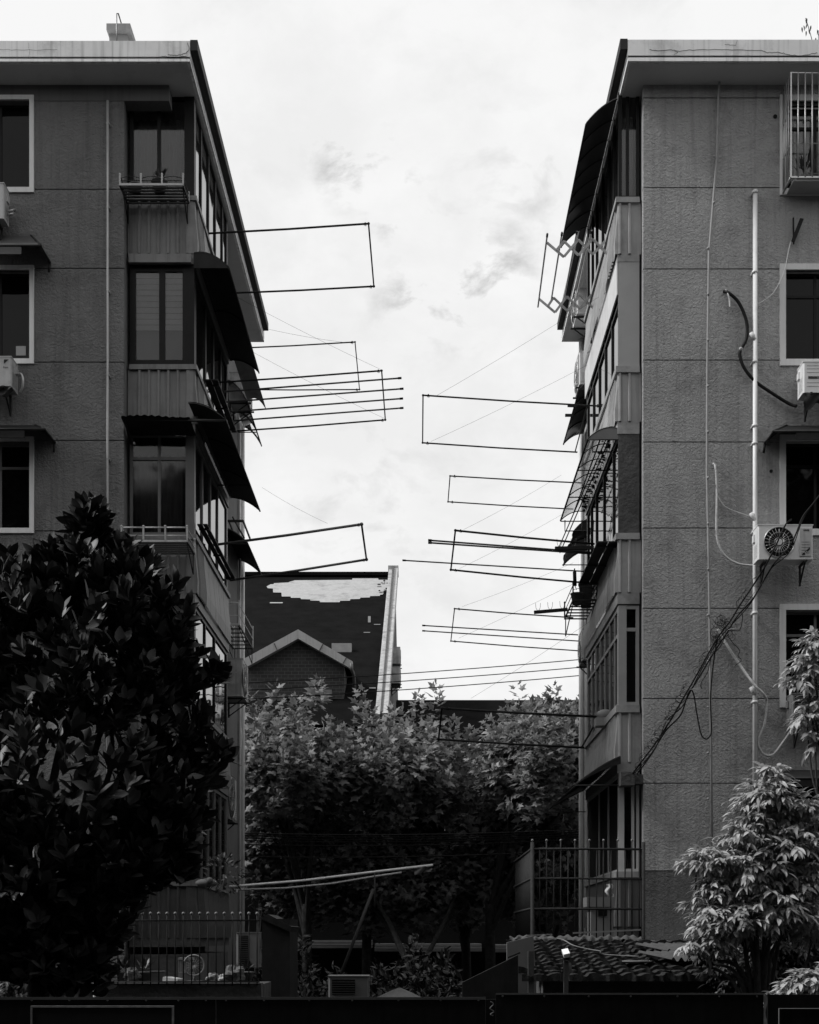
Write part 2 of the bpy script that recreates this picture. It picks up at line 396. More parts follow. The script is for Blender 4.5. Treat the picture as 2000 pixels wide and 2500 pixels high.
def corr_panel(xin, xout, Yf, Yb, z0, z1, sgn, mt, parent, pitch=.165, flare=.05, name='panel'):
    """ribbed sheet: across the front, round the corner and along the side"""
    path = []
    nfr = int(abs(xout-xin)/pitch); path.append((xin-sgn*.03, Yf, 0, 0))
    for k in range(nfr):
        xa = xin+sgn*(k*pitch+.04)
        for dx, h in ((0, 0), (.105, 0), (.115, .035), (.145, .035)): path.append((xa+sgn*dx, Yf, h, 0))
    path.append((xout, Yf, .015, 0)); path.append((xout, Yf, .015, 1))
    y = Yf+.18
    for k in range(6):
        for dy, h in ((0, 0), (.05, 0), (.06, .03), (.09, .03)): path.append((xout, y+dy, h, 2))
        y += .12
    y += .5
    while y < Yb-.15:
        for dy, h in ((0, .012), (.01, 0), (.02, .012)): path.append((xout, y+dy, h, 2))
        y += .62
    path.append((xout, Yb, .012, 2))
    tv = [(0, 0), (.25, .1), (.5, .55), (.75, 1), (1, .9)]
    m = MB(); nn = len(path); base = 0
    for (t, fl) in tv:
        zz = z1+(z0-z1)*t
        for (px_, py_, h, k) in path:
            o_ = h+fl*flare
            dx = sgn*o_ if k >= 1 else 0; dy = -o_*.4 if k <= 1 else 0
            if k == 0: dy = -(h+fl*flare*.3)
            m.v.append((px_+dx, py_+dy, zz))
    for i in range(len(tv)-1):
        for j in range(nn-1):
            a = i*nn+j; m.f.append((a, a+1, a+nn+1, a+nn)); m.sm.append(False)
    return m.build(name, M[mt], parent)

def storey(bld, side, zw1, zs1, zs0, zp0, zb0, kind):
    """one enclosed balcony: window from zw1 down to zs1, sill zs1..zs0, ribbed panel to zp0, slab edge to zb0"""
    sgn = side['sgn']; xin, xout, Yf, Yb = side['xin'], side['xout'], side['Yf'], side['Yb']
    lo = min(xin, xout); hi = max(xin, xout)
    m = MB(); m.box(lo+.01, hi-.01, Yf+.01, Yb-.01, zb0, zb0+(zp0-zb0) if zp0 > zb0+.05 else zb0+.12)
    balc = m.build('balcony', M['slab'], bld)
    e = .05
    s = MB()
    s.box(min(xin, xout+e*sgn), max(xin, xout+e*sgn), Yf-e, Yf+.1, zs0, zs1)
    a, b = sorted((xout-.1*sgn, xout+e*sgn)); s.box(a, b, Yf+.1, Yb, zs0+.002, zs1-.002)
    s.build('sill', M[side['sill']], balc)
    corr_panel(xin, xout, Yf, Yb, zp0, zs0, sgn, kind.get('panel', side['panel']), balc)
    b_ = MB(); b_.box(min(xin, xout+.02*sgn), max(xin, xout+.02*sgn), Yf-.02, Yf+.1, zb0, zp0)
    a, b = sorted((xout-.1*sgn, xout+.02*sgn)); b_.box(a, b, Yf+.1, Yb, zb0+.002, zp0-.002)
    b_.build('slab_edge', M[kind.get('band', side['sill'])], balc)
    # window band
    fm = M[kind.get('frame', 'frame_dark')]; t = kind.get('t', .06); fw = MB()
    post = kind.get('post', .12)
    xa, xb = sorted((xout, xout-post*sgn))
    fw.box(xa, xb, Yf, Yf+post, zs1, zw1)                                   # corner post
    xi0, xi1 = sorted((xin, xin+t*sgn)); fw.box(xi0, xi1, Yf+.01, Yf+.07, zs1, zw1)
    l0, l1 = sorted((xin+t*sgn, xout-post*sgn))
    fw.box(l0, l1, Yf+.012, Yf+.068, zw1-t, zw1); fw.box(l0, l1, Yf+.012, Yf+.068, zs1, zs1+t)
    ys = kind.get('ys', (.25, .5, .75)); h = zw1-zs1
    xs0, xs1 = sorted((xout-.01*sgn, xout-.07*sgn))
    fw.box(xs0, xs1, Yf+post, Yb, zw1-t, zw1); fw.box(xs0, xs1, Yf+post, Yb, zs1, zs1+t)
    fw.box(xs0, xs1, Yb-.12, Yb, zs1+t, zw1-t)
    Ys = [Yf+post]+[Yf+post+(Yb-.12-Yf-post)*q for q in ys]+[Yb-.12]
    for y in Ys[1:-1]: fw.box(xs0-.001, xs1+.001, y-t/2, y+t/2, zs1+t, zw1-t)
    fx = kind.get('fx', (.5,)); tr = kind.get('transom')
    XS = [l0]+[l0+(l1-l0)*q for q in fx]+[l1]
    for x in XS[1:-1]: fw.box(x-t*.5, x+t*.5, Yf+.014, Yf+.066, zs1+t, zw1-t)
    if tr:
        zt = zs1+h*tr; fw.box(l0, l1, Yf+.008, Yf+.072, zt-t/2, zt+t/2)
    if kind.get('stran'):
        zt = zs1+h*kind['stran']; fw.box(xs0-.003, xs1+.003, Yf+post, Yb-.12, zt-t*.5, zt+t*.5)
    if kind.get('front', 'glass') == 'glass':
        for a, b in zip(XS[:-1], XS[1:]):
            if b-a > .03: MB().box(a, b, Yf+.035, Yf+.041, zs1+t, zw1-t).build('pane', M['clear_glass'], balc)
        if kind.get('blind'):
            zb = zs1+h*kind['blind']; k = MB(); zz = zw1-t
            while zz > zb: k.box(l0, l1, Yf+.055, Yf+.065, zz-.09, zz); zz -= .1; 
            k.build('blind', M['blind'], balc)
            MB().box(l0, l1, Yf+.11, Yf+.12, zs1, zb+.2).build('curtain', M['grey_board'], balc)
        elif kind.get('curtain'):
            k = MB()
            k.grid(lambda u, v: (l0+(l1-l0)*u*.9, Yf+.2+.03*math.sin(u*40), zs1+.05+(h*.86-.1)*v), 60, 1)
            k.build('curtain', M[kind['curtain']], balc)
    else:
        MB().box(lo, hi, Yf-.012, Yf+.006, zs1, zw1+.03).build('board', M[kind['front']], balc)
    fw.build('window_frame', fm, balc)
    for i_, (a, b) in enumerate(zip(Ys[:-1], Ys[1:])):
        gm = M[kind.get('sg0', kind.get('sglass', 'glass_side')) if i_ == 0 else kind.get('sglass', 'glass_side')]
        p0, p1 = sorted((xout-.035*sgn, xout-.043*sgn)); MB().box(p0, p1, a, b, zs1+t, zw1-t).build('pane', gm, balc)
    return balc

# ---- left building
YW, YB0 = 22.6, 22.9
XL, XLo, XLm = X(303, YW), -3.90, -4.39
lb = thing('apartment_building', 'darker left block of flats with a chimney on its flat roof', 'building', (-8, 27.5, 0))
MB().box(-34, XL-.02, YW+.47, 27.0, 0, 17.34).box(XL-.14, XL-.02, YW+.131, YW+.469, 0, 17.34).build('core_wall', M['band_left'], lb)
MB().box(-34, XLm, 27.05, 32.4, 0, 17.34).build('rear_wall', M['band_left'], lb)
zsL = [0]+[Z(p, YW) for p in (2330, 2120, 1908, 1702, 1486, 1296, 1075, 884, 655, 462, 239)]+[17.33]
zsL = sorted(zsL)
holesL = []
for (t, b) in ((245, 459), (660, 877), (1078, 1290), (1500, 1705), (1915, 2120)):
    holesL.append((X(-130, YW), X(73, YW), Z(b, YW), Z(t, YW)))
    holesL.append((X(-780, YW), X(-480, YW), Z(b, YW), Z(t, YW)))
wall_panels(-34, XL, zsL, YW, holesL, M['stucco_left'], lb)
MB().box(-34, XL-.01, YW+.015, YW+.05, 0, 17.33).quad((0,0,0),(0,0,0),(0,0,0)) if False else None
for h in holesL:
    i = holesL.index(h)
    window(lb, h[0], h[1], h[2], h[3], YW, sash=(.62,), fm='frame_dark' if i < 4 else 'frame_mid', transom=.72 if i in (4, 5) else None)
# groove backing: coloured darker than the plaster and set back, so the joints read as shadow lines
gb = MB()
for z in zsL[1:-1]:
    for (a, b) in ((X(83, YW), XL-.005), (-34, X(-790, YW)), (X(-470, YW), X(-140, YW))): gb.box(a, b, YW+.035, YW+.12, z-.03, z+.03)
gb.build('joint', M['band_left'], lb)
eave(lb, X(464, 22), -34, 1, Z(99, 22), Z(150, 22))
MB().box(XL-3, X(413, YW), YW-.012, YW+.28, Z(247, YW), 17.31).build('lintel', M['band_left'], lb)
ch = MB().box(X(267, 23.5), X(311, 23.5), 23.5, 24.1, 17.6, Z(76, 23.5)).box(X(260, 23.4), X(318, 23.4), 23.4, 24.2, Z(73, 23.4), Z(57, 23.4)).build('chimney', M['band_right'], lb)
MB().tube([W(285, 140, 23.3), W(285, 33, 23.3), W(289, 33, 23.3), W(296, 56, 23.5)], .012).build('vent_rod', M['steel_dark'], ch)
sL = dict(sgn=1, xin=XL+.03, xout=XLo, Yf=YB0, Yb=26.9, sill='panel_l', panel='panel_l')
zz = lambda p: Z(p, YB0)
KL = [dict(frame='frame_dark', post=.17, fx=(.5,), ys=(.18, .4, .62, .86), curtain='grey_board', t=.06),
      dict(frame='frame_dark', post=.2, fx=(.56,), ys=(.3, .55, .8), blind=.38, t=.1),
      dict(frame='frame_mid', post=.15, fx=(.5,), ys=(.22, .46, .7), transom=.76, t=.05, curtain='grey_board'),
      dict(frame='frame_dark', post=.15, fx=(.5,), ys=(.3, .6), transom=.76),
      dict(frame='frame_mid', post=.15, fx=(.5,), ys=(.2, .4, .6, .8), transom=.76, panel='tin_mid', band='conc_dark')]  # lowest panel and slab edge darkened in colour to stand in for shade
for (a, b, c, d, e), k in zip(((235, 481, 492, 621, 646), (648, 892, 904, 1036, 1058), (1060, 1306, 1318, 1449, 1473), (1475, 1722, 1735, 1862, 1886), (1888, 2150, 2163, 2290, 2312)), KL):
    storey(lb, sL, zz(a), zz(b), zz(c), zz(d), zz(e), k)
MB().box(XL+.03, XLo, YB0, 26.9, 0, zz(2330)).build('base_wall', M['conc_dark'], lb)
# white tin strip above the second window, screwed on
st = MB().box(X(316, 22.85), X(468, 22.85), 22.78, 22.84, Z(645, 22.85), Z(624, 22.85)); st.build('flashing', M['panel_l'], lb)
dp = MB().tube([(X(263, 22.52), 22.52, Z(246, 22.52)), (X(263, 22.52), 22.52, 0)], .022, 8)
for p in range(300, 2300, 205): dp.box(X(259, 22.5), X(267, 22.5), 22.5, 22.6, Z(p, 22.5)-.015, Z(p, 22.5)+.015)
dp.build('drainpipe', M['pipe_grey'], lb)
dp = MB().tube([(XLm+.07, 32.2, 17.3), (XLm+.07, 32.2, 0)], .055, 8).tube([(XLm+.05, 31.9, 17.3), (XLm+.05, 31.9, 0)], .03, 8); dp.build('drainpipe', M['pvc'], lb)

# ---- right building
XR, XRo, XRm = X(1571, YW), 3.383, 3.93
rb = thing('apartment_building', 'lighter right block of flats with a thick white pipe down its front', 'building', (8, 27.5, 0))
MB().box(XR+.02, 34, YW+.47, 27.4, 0, 17.34).box(XR+.02, XR+.14, YW+.131, YW+.469, 0, 17.34).build('core_wall', M['band_right'], rb)
MB().box(XRm, 34, 27.45, 32.4, 0, 17.34).build('rear_wall', M['stucco_right'], rb)
zsR = sorted([0]+[Z(p, YW) for p in (2330, 2126, 1912, 1705, 1485, 1289, 1079, 879, 656.5, 458, 239)]+[17.34])
holesR = []
for (t, b) in ((248, 462), (660, 878), (1077, 1292), (1490, 1712), (1905, 2120)):
    holesR.append((X(1918, YW), X(2140, YW), Z(b, YW), Z(t, YW)))
    holesR.append((X(2500, YW), X(2800, YW), Z(b, YW), Z(t, YW)))
wall_panels(XR, 34, zsR, YW, holesR, M['stucco_right'], rb)
gb = MB()
for z in zsR[1:-1]:
    for (a, b) in ((XR+.005, X(1905, YW)), (X(2150, YW), X(2490, YW)), (X(2810, YW), 34)): gb.box(a, b, YW+.035, YW+.12, z-.03, z+.03)
gb.build('joint', M['band_left'], rb)
for i, h in enumerate(holesR):
    window(rb, h[0], h[1], h[2], h[3], YW, bw_=.1, sash=(.35,), transom=.74, fm='frame_dark' if i < 6 else 'frame_mid', pm='clear_glass' if i == 0 else 'glass')
eave(rb, X(1533, 22), 34, -1, Z(96, 22), Z(149, 22))
sR = dict(sgn=-1, xin=XR-.02, xout=XRo, Yf=YB0, Yb=27.35, sill='conc_sill', panel='panel_r')
KR = [dict(frame='frame_dark', post=.06, fx=(.4,), ys=(.15, .3, .5, .7, .85), curtain='blind', t=.05),
      dict(frame='frame_dark', post=.06, front='board_r', ys=(.2, .4, .6, .8), stran=.62, t=.05, band='conc_sill'),
      dict(frame='frame_dark', post=.06, front='conc_dark', ys=(.16, .45, .7, .88), t=.05, sglass='glass', sg0='glass_side', band='conc_sill'),
      dict(frame='frame_grey', post=.14, fx=(), ys=(.1, .25, .4, .55, .7, .85), transom=.76, stran=.72, t=.06, sglass='glass'),
      dict(frame='frame_white', post=.1, fx=(.72,), ys=(.3, .6), t=.05, sglass='ac_dark', curtain='curtain', panel='band_left', band='conc_dark')]  # lowest side glazing, panel and band coloured dark in place of shade
for (a, b, c, d, e), k in zip(((225, 484, 497, 622, 640), (640, 896, 911, 1030, 1060), (1060, 1303, 1318, 1447, 1475), (1478, 1722, 1740, 1861, 1889), (1889, 2128, 2142, 2262, 2290)), KR):
    bl = storey(rb, sR, zz(a), zz(b), zz(c), zz(d), zz(e), k)
MB().box(XRo, XR, YB0, 27.35, 0, zz(2330)).build('base_wall', M['conc_dark'], rb)
# solid white parapet boards along the side above the second window band
MB().box(XRo-.03, XRo-.006, YB0-.01, 27.35, Z(720, YB0), Z(640, YB0)).build('side_board', M['side_white'], rb)
dp = MB().tube([(XRm-.07, 32.2, 17.3), (XRm-.07, 32.2, 0)], .06, 8); dp.build('drainpipe', M['pvc'], rb)
dp = MB().tube([W(1844, 464, 22.5), W(1843, 2330, 22.5)], .04, 10)
for p in (470, 665, 884, 1040, 1083, 1299, 1497, 1714): dp.tube([W(1843, p-3, 22.5), W(1843, p+3, 22.5)], .052, 10); dp.box(X(1836, 22.5), X(1850, 22.5), 22.5, 22.6, Z(p+2, 22.5), Z(p-2, 22.5))
for p in (822, 1262, 1688): dp.tube([W(1843, p+8, 22.49), W(1833, p-10, 22.47)], .035, 8)
dp.build('drainpipe', M['pvc'], rb)
dp = MB().tube([W(1757, 200, 22.5), W(1754, 230, 22.53), W(1749, 400, 22.53), W(1731, 620, 22.53), W(1727, 900, 22.53), W(1726, 1150, 22.53), W(1731, 1400, 22.53), W(1735, 1700, 22.53), W(1740, 2200, 22.53)], .02, 6)
for p in range(270, 2200, 112): dp.ball((X(1729 if p > 600 else 1744, 22.5), 22.5, Z(p, 22.5)), .022)
dp.build('conduit', M['pipe_grey'], rb)
hl = MB().tube([(X(1893, 22.59), 22.588, Z(284, 22.59)), (X(1893, 22.59), 22.6, Z(284, 22.59))], .035, 12); hl.build('pipe_hole', M['interior'], rb)
hl = MB().tube([(X(1883, 22.59), 22.588, Z(1150, 22.59)), (X(1883, 22.59), 22.6, Z(1150, 22.59))], .03, 7); hl.build('pipe_hole', M['interior'], rb)

# ------------------------------------------------------------------ unseen block added behind the viewer to shade the lower walls
ab = thing('apartment_building', 'unseen long block of flats added behind the viewer to shade the lower walls', 'building', (0, -8, 0))
MB().box(-70, 70, -14, -6, 0, 20).build('wall', M['conc_dark'], ab)
MB().box(-71, 71, -14.5, -5.4, 20.01, 20.4).build('roof', M['fascia'], ab)
wn = None
for k in range(5):
    for j in range(12):
        x = -44+j*8; z = 1.2+k*3.1
        if wn is None: wn = MB().box(x, x+1.8, -6.04, -5.98, z, z+1.5).build('window', M['glass'], ab); wx, wz = x, z
        else:
            c = wn.copy(); COL.objects.link(c); c.parent = ab; c.location = (x-wx, 0, z-wz)

# ------------------------------------------------------------------ air conditioners
def ac_unit(label, loc, rotz=0, w_=.85, h_=.56, d_=.3, style='fan', brackets=True, mt='ac_white', txt=None, group='outdoor air conditioner units'):
    """local frame: back against y=0, front face at y=-d, base at z=0, centred on x"""
    t = thing('air_conditioner', label, 'air conditioner', loc, group, rotz, local=True)
    m = MB(); b = .02
    m.prism([(-w_/2+b, -d_), (w_/2-b, -d_), (w_/2, -d_+b), (w_/2, 0), (-w_/2, 0), (-w_/2, -d_+b)], 'z', 0, h_)
    m.build('casing', M[mt], t)
    MB().box(-w_/2-.006, w_/2+.006, -d_-.006, .003, h_+.001, h_+.018).build('lid', M[mt], t)
    if style == 'fan':
        cx = -w_/2+.29*w_/.85*1.06; r = .252*h_/.56; cz = h_*.5
        cx = -w_/2+w_*.38
        m = MB(); n_ = 28
        m.v.append((cx, -d_-.004, cz))
        for j in range(n_): a = 2*math.pi*j/n_; m.v.append((cx+r*math.cos(a), -d_-.004, cz+r*math.sin(a)))
        for j in range(n_): m.f.append((0, 1+j, 1+(j+1) % n_)); m.sm.append(False)
        fo = m.build('fan_opening', M['ac_dark'], t)
        g = MB()
        for rr in (r, r*.66, r*.3): g.tube([(cx+rr*math.cos(a*math.pi/12), -d_-.018, cz+rr*math.sin(a*math.pi/12)) for a in range(25)], .004 if rr < r else .008, 4, cap=False)
        for j in range(24): a = j*math.pi/12; g.tube([(cx+r*.2*math.cos(a), -d_-.02, cz+r*.2*math.sin(a)), (cx+r*math.cos(a), -d_-.016, cz+r*math.sin(a))], .003, 4)
        g.build('grille', M['steel'], t)
        hb = MB(); hb.tube([(cx, -d_-.03, cz), (cx, -d_-.006, cz)], r*.2, 14); hb.build('hub', M[mt], t)
        p = MB(); x0 = w_/2-.21*w_/.85; p.box(x0, w_/2-.03, -d_-.014, -d_-.001, .05, h_-.05)
        p.build('side_panel', M['ac_old'], t)
        l_ = MB()
        for j in range(5): l_.box(x0+.03, w_/2-.06, -d_-.017, -d_-.0145, .1+j*.045, .105+j*.045)
        l_.build('slot', M['ac_dark'], t)
    elif style == 'back':
        m = MB()
        for j in range(int(h_/.03)-2): m.box(-w_/2+.05, w_/2-.18, -d_-.012, -d_-.002, .04+j*.03, .05+j*.03)
        m.build('grille', M['steel_dark'], t); MB().box(-w_/2+.045, w_/2-.175, -d_-.0015, -d_-.0005, .035, h_-.035).build('coil', M['ac_dark'], t)
    elif style == 'panel':
        m = MB()
        for j in (.2, .32, .66, .78, .88): m.box(-w_/2+.06, -w_/2+.3, -d_-.003, -d_-.001, h_*j, h_*j+.004)
        m.build('slot', M['ac_dark'], t)
    # side louvres and grip
    for sx in (-1, 1):
        m = MB(); m.box(*(sorted((sx*(w_/2+.0005), sx*(w_/2+.004)))), -d_+.04, -.04, .06, h_*.86)
        for j in range(7): m.box(*(sorted((sx*(w_/2+.002), sx*(w_/2+.009)))), -d_+.05, -.09, .08+j*.03, .088+j*.03)
        m.box(*(sorted((sx*(w_/2+.002), sx*(w_/2+.03)))), -.16, -.05, h_*.6, h_*.82)
        m.build('side_cover', M[mt], t)
    if brackets:
        for sx in (-1, 1):
            m = MB(); x = sx*w_*.36
            m.beam((x, -d_-.06, -.03), (x, .02, -.03), .035, .03).beam((x, -.01, -.36), (x, -.01, -.03), .035, .03).beam((x, -.02, -.32), (x, -d_+.02, -.04), .025, .022)
            m.build('bracket', M['iron'], t)
    if txt:
        for (s_, size, x, z) in txt: text_part(s_, size, M['ink'], t, (x, -d_-.016, z))
    return t
def acpos(pxc, pybase, Y): return (X(pxc, Y), Y, Z(pybase, Y))
a = ac_unit('white unit with round fan and lettering below the right block\'s third window', (X(1917.5, 22.06), 22.38, Z(1366, 22.06)), w_=.91, h_=.56, d_=.33, txt=(('GREE', .042, .29, .465),), mt='ac_white')
sb = MB(); sb.prism([(.31, .07), (.4, .16), (.4, .2), (.26, .07)], 'y', -.349, -.3455); sb.build('sticker', M['ink'], a)
text_part('K·5', .035, M['ac_white'], a, (.325, -.351, .085), rot=(R(90), R(-45), 0))
a = ac_unit('white unit with dark nameplate under the second window of the right block', (X(1960, 22.1)+.43, 22.4, Z(960, 22.1)), w_=.86, h_=.5, d_=.33, style='panel')
MB().box(-.35, -.16, -.3335, -.331, .225, .27).build('nameplate', M['grey_board'], a); text_part('HITACHI', .034, M['ink'], a, (-.34, -.336, .235))
for k in range(7): random.seed(k)
bag = MB().grid(lambda u, v: (-.42+u*.8+.01*math.sin(u*30+v*9), -.36+.02*math.sin(u*22+v*7), -.02-v*(.22+.06*math.sin(u*17))), 24, 6).build('torn_wrapping', M['tin_dark'], a)
ac_unit('darker old unit seen from its grille side, half hidden by pale leaves', (X(1934, 22.1)+.43, 22.42, Z(1768, 22.1)), w_=.86, h_=.5, d_=.32, style='back', mt='grey_board')
ac_unit('pale unit at the left picture edge below the top window', (X(10, 22.15)-.43, 22.42, Z(530, 22.1)), w_=.86, h_=.58, d_=.28, style='panel', mt='ac_old')
a = ac_unit('pale unit at the left picture edge with torn sheeting beneath and a silver pipe loop', (X(28, 22.15)-.43, 22.5, Z(940, 22.1)), w_=.86, h_=.48, d_=.36, style='panel', mt='ac_old')
MB().prism([(.31, .44), (.39, .44), (.31, .37)], 'y', -.364, -.361).build('emblem', M['ink'], a); text_part('K-sun', .035, M['ink'], a, (.3, -.365, .3))
MB().grid(lambda u, v: (-.3+u*.76, -.38+.03*math.sin(u*22+v*7), -.01-v*(.14+.05*math.sin(u*17))), 24, 6).build('torn_wrapping', M['tin_dark'], a)
MB().tube(smoothpath([(.45, -.1, .3), (.52, -.12, .3), (.56, -.14, .2), (.54, -.12, .06), (.5, -.1, 0)]), .022, 7).build('pipe', M['steel'], a)
# pipes of the topmost left unit
a2 = MB().tube(smoothpath([W(20, 516, 22.3), W(30, 513, 22.3), W(36, 511, 22.4), W(36, 516, 22.5)]), .016, 6).tube(smoothpath([W(20, 524, 22.3), W(30, 522, 22.3), W(34, 518, 22.45)]), .016, 6)
tag(a2.build('pipe', M['steel'], origin=W(25, 515, 22.3)), 'short pair of pale pipe bends entering the wall beside the top left unit', 'pipe')
# on the sides of the passage (fan towards the gap)
ac_unit('tall pale unit on the right block seen edge-on behind the scissor rack', (3.93-.05, 30.1, Z(765, 29.7)), R(-90), .8, .95, .42, mt='ac_white')
ac_unit('pale unit on the right block just under the far roof end', (3.93-.02, 29.9, Z(938, 29.5)), R(-90), .8, .72, .42, mt='ac_white')
ac_unit('unit on the right block beside the lowest drying frame, a grey bag under it', (3.93-.1, 29.2, Z(1610, 28.8)), R(-90), .8, .66, .34, mt='ac_old')
ac_unit('unit on the left block above the clear arched canopy, ribs facing the viewer', (-4.3, 30.2, Z(975, 29.8)), R(90), .7, .62, .42, mt='ac_old')
ac_unit('dark round-fronted unit under the white-railed rack on the left block', (-4.37, 29.9, Z(1700, 29.5)), R(90), .85, .82, .42, mt='ac_old')
ac_unit('low boxed unit on the left block near the tree foliage', (-4.37, 28.3, Z(2000, 27.9)), R(90), 1.1, .95, .36, mt='grey_board')
ac_unit('unit standing at ground level behind the spiked fence', (X(603, 21), 21.4, Z(2362, 21)), 0, .36, .54, .3, style='back', brackets=False, mt='grey_board')
ac_unit('low box-shaped unit above the hoarding near the middle', (X(849, 17), 17.5, Z(2436, 17)), 0, .52, .26, .3, style='back', brackets=False, mt='grey_board')

# ------------------------------------------------------------------ laundry frames and poles
GF = 'metal laundry frames reaching into the gap'
def frame(label, nb, nt_, ft, fb, Yn, Yf, r=.016, extra=(), mt='iron'):
    a, b, c, d = W(*nb, Yn), W(*nt_, Yn), W(*ft, Yf), W(*fb, Yf)
    t = thing('drying_rack', label, 'laundry rack', tuple(a), GF)
    MB().tube([a, a.lerp(b, .5)-Vector((0, 0, .01)), b], r).ball(b, r*1.5).build('arm', M[mt], t)
    MB().tube([d, d.lerp(c, .5)-Vector((0, 0, .01)), c], r).ball(c, r*1.5).build('arm', M[mt], t)
    MB().tube([b, c], r*.85).build('crossbar', M[mt], t)
    for (p, q) in extra: MB().tube([p, q], r*.8).build('brace', M[mt], t)
    for p in (b, c):
        q = p+Vector((.1 if p.x < -.1 else -.1, 0, 0))*(-1 if p.x < -.1 else 1)*-1
        q = p+(a-b).normalized()*.08
        MB().tube([q+Vector((.012*math.cos(k*1.9)+.004*k, .03*math.sin(k*1.9), .028*math.cos(k*2.3))) for k in range(9)], .005, 4).build('wire_tie', M['cable'], t)
    return t
frame('topmost left frame, a wide rectangle over the dark arched awning', (507, 570), (900, 546), (913, 699), (556, 716), 24.3, 26.6, .018)
frame('second left frame, thin, partly behind the dark awning tip', (560, 851), (867, 835), (878, 951), (560, 951), 28.2, 30.7, .014)
frame('third left frame carrying four loose poles', (526, 934), (932, 905), (941, 1025), (568, 1053), 25.2, 27.6, .016)
frame('lowest left frame, thick tubes above the tiled house roof', (519, 1331), (883, 1280), (895, 1366), (561, 1417), 24.7, 27.1, .024, mt='steel_dark')
frame('topmost right frame with round hooks below the black cable', (1475, 992), (1033, 965), (1032, 1081), (1410, 1104), 24.7, 27.1, .015, extra=((W(1434, 992, 24.7), W(1404, 1104, 27.1)),))
frame('second right frame, small and thin, beside the clear awning', (1420, 1179), (1099, 1162), (1094, 1225), (1400, 1243), 29, 30.8, .014)
frame('third right frame crossed by a pair of poles', (1452, 1328), (1112, 1295), (1101, 1391), (1452, 1425), 25, 27.6, .019)
frame('fourth right frame, between the hook bar and the unit with a bag', (1400, 1508), (1110, 1486), (1101, 1565), (1415, 1589), 29.6, 32.3, .014)
frame('lowest right frame, dark against the plane trees', (1462, 1750), (1079, 1729), (1071, 1805), (1437, 1826), 25, 27.3, .022, extra=((W(1462, 1752, 25), W(1420, 1825, 27.2)),))
def pole(label, pts, Ys, r=.016, mt='steel_dark', grp='loose laundry poles laid across the frames'):
    P = [W(x, y, q) for (x, y), q in zip(pts, Ys)]
    t = thing('bamboo_pole', label, 'pole', tuple(P[0]), grp)
    MB().tube(P, r, 7).build('tube', M[mt], t)
    d = (P[-1]-P[-2]).normalized(); MB().tube([P[-1]-d*.05, P[-1]+d*.02], r*1.35, 7).build('end_cap', M['ac_dark'], t)
    return t
pole('uppermost loose pole on the third left frame', [(538, 957), (978, 923)], (25.4, 25.4))
pole('second loose pole from the top on the third left frame', [(547, 982), (983, 949)], (25.9, 25.9))
pole('third loose pole from the top on the third left frame', [(554, 1006), (982, 973)], (26.4, 26.4))
pole('bottom loose pole on the third left frame', [(563, 1028), (983, 996)], (26.9, 26.9))
pole('upper pole of the close pair lying on the third right frame', [(1446, 1349), (1048, 1319)], (25.6, 25.6), .017)
pole('lower pole of the close pair lying on the third right frame', [(1446, 1352), (1048, 1325)], (25.75, 25.75), .017)
pole('single long pole reaching furthest left from the third right frame', [(1426, 1395), (985, 1368)], (27, 27), .014)
pole('upper of two thin poles on the fourth right frame', [(1412, 1550), (1033, 1527)], (30.2, 30.2), .014)
pole('lower of two thin poles on the fourth right frame', [(1412, 1565), (1033, 1540)], (30.9, 30.9), .014)
pole('pale bamboo pole low in the passage with a rag on its end', [(560, 2165), (605, 2161), (740, 2150), (920, 2128), (1065, 2111)], (23.5,)*5, .022, 'pvc', 'pale poles low in the passage')
pole('shorter pale bent pole just under the one with the rag', [(570, 2173), (700, 2168), (811, 2157), (900, 2142), (988, 2129)], (24,)*5, .017, 'cloth', 'pale poles low in the passage')
tag(MB().grid(lambda u, v: W(1012+u*43, 2119-u*4+v*(16-u*6)+2*math.sin(u*9), 23.5)+Vector((0, .04*math.sin(u*8+v*4), 0)), 10, 6).build('rag', M['clutter_mid'], origin=W(1030, 2120, 23.5)), 'small grey rag pegged on the end of the pale pole', 'cloth')
tag(MB().tube([W(915, 2130, 23.6), W(915, 2215, 23.6)], .012).tube([W(912, 2170, 23.6), W(878, 2260, 23.6), W(832, 2380, 23.6)], .03).build('prop_stick', M['wood'], origin=W(915, 2215, 23.6)), 'forked stick propping the pale pole up from below', 'stick')

# strings holding the frames
def string(label, a, b, r=.0024, sag=.03, mt='cable', name='guy_string', grp='thin strings holding the laundry frames'):
    tag(MB().tube(arc(W(*a), W(*b), sag), r, 4).build(name, M[mt], origin=W(*a)), label, 'string', grp)
string('thin string rising to the right from the top of the topmost right frame', (1066, 966, 24.7), (1490, 707, 25))
string('thin string rising to the right from the bottom of the topmost right frame', (1052, 1078, 27.1), (1440, 888, 27))
string('thin string from the top of the third right frame up behind the clear awning', (1132, 1293, 25), (1370, 1160, 26.5))
string('thin string from the bottom of the third right frame up to the shelf', (1122, 1388, 27.6), (1400, 1240, 27.5))
string('thin string from the fourth right frame up past the hook bar', (1128, 1481, 29.6), (1400, 1374, 29))
string('thin string crossing two thin poles from the fourth right frame corner', (1120, 1558, 32), (1480, 1385, 26))
string('lowest thin string rising over the far dark roof to the right block', (1150, 1705, 30), (1480, 1490, 26))
string('thin string falling right from the eave to the third left frame', (560, 715, 26.5), (932, 903, 25.2))
string('thin string falling right to the lower corner of the third left frame', (600, 850, 27), (940, 1022, 27.5))
string('short thin string above the second left frame', (640, 800, 28), (860, 838, 28.2))
string('thin string slanting down to the lowest left frame', (640, 1190, 25), (800, 1278, 24.7))
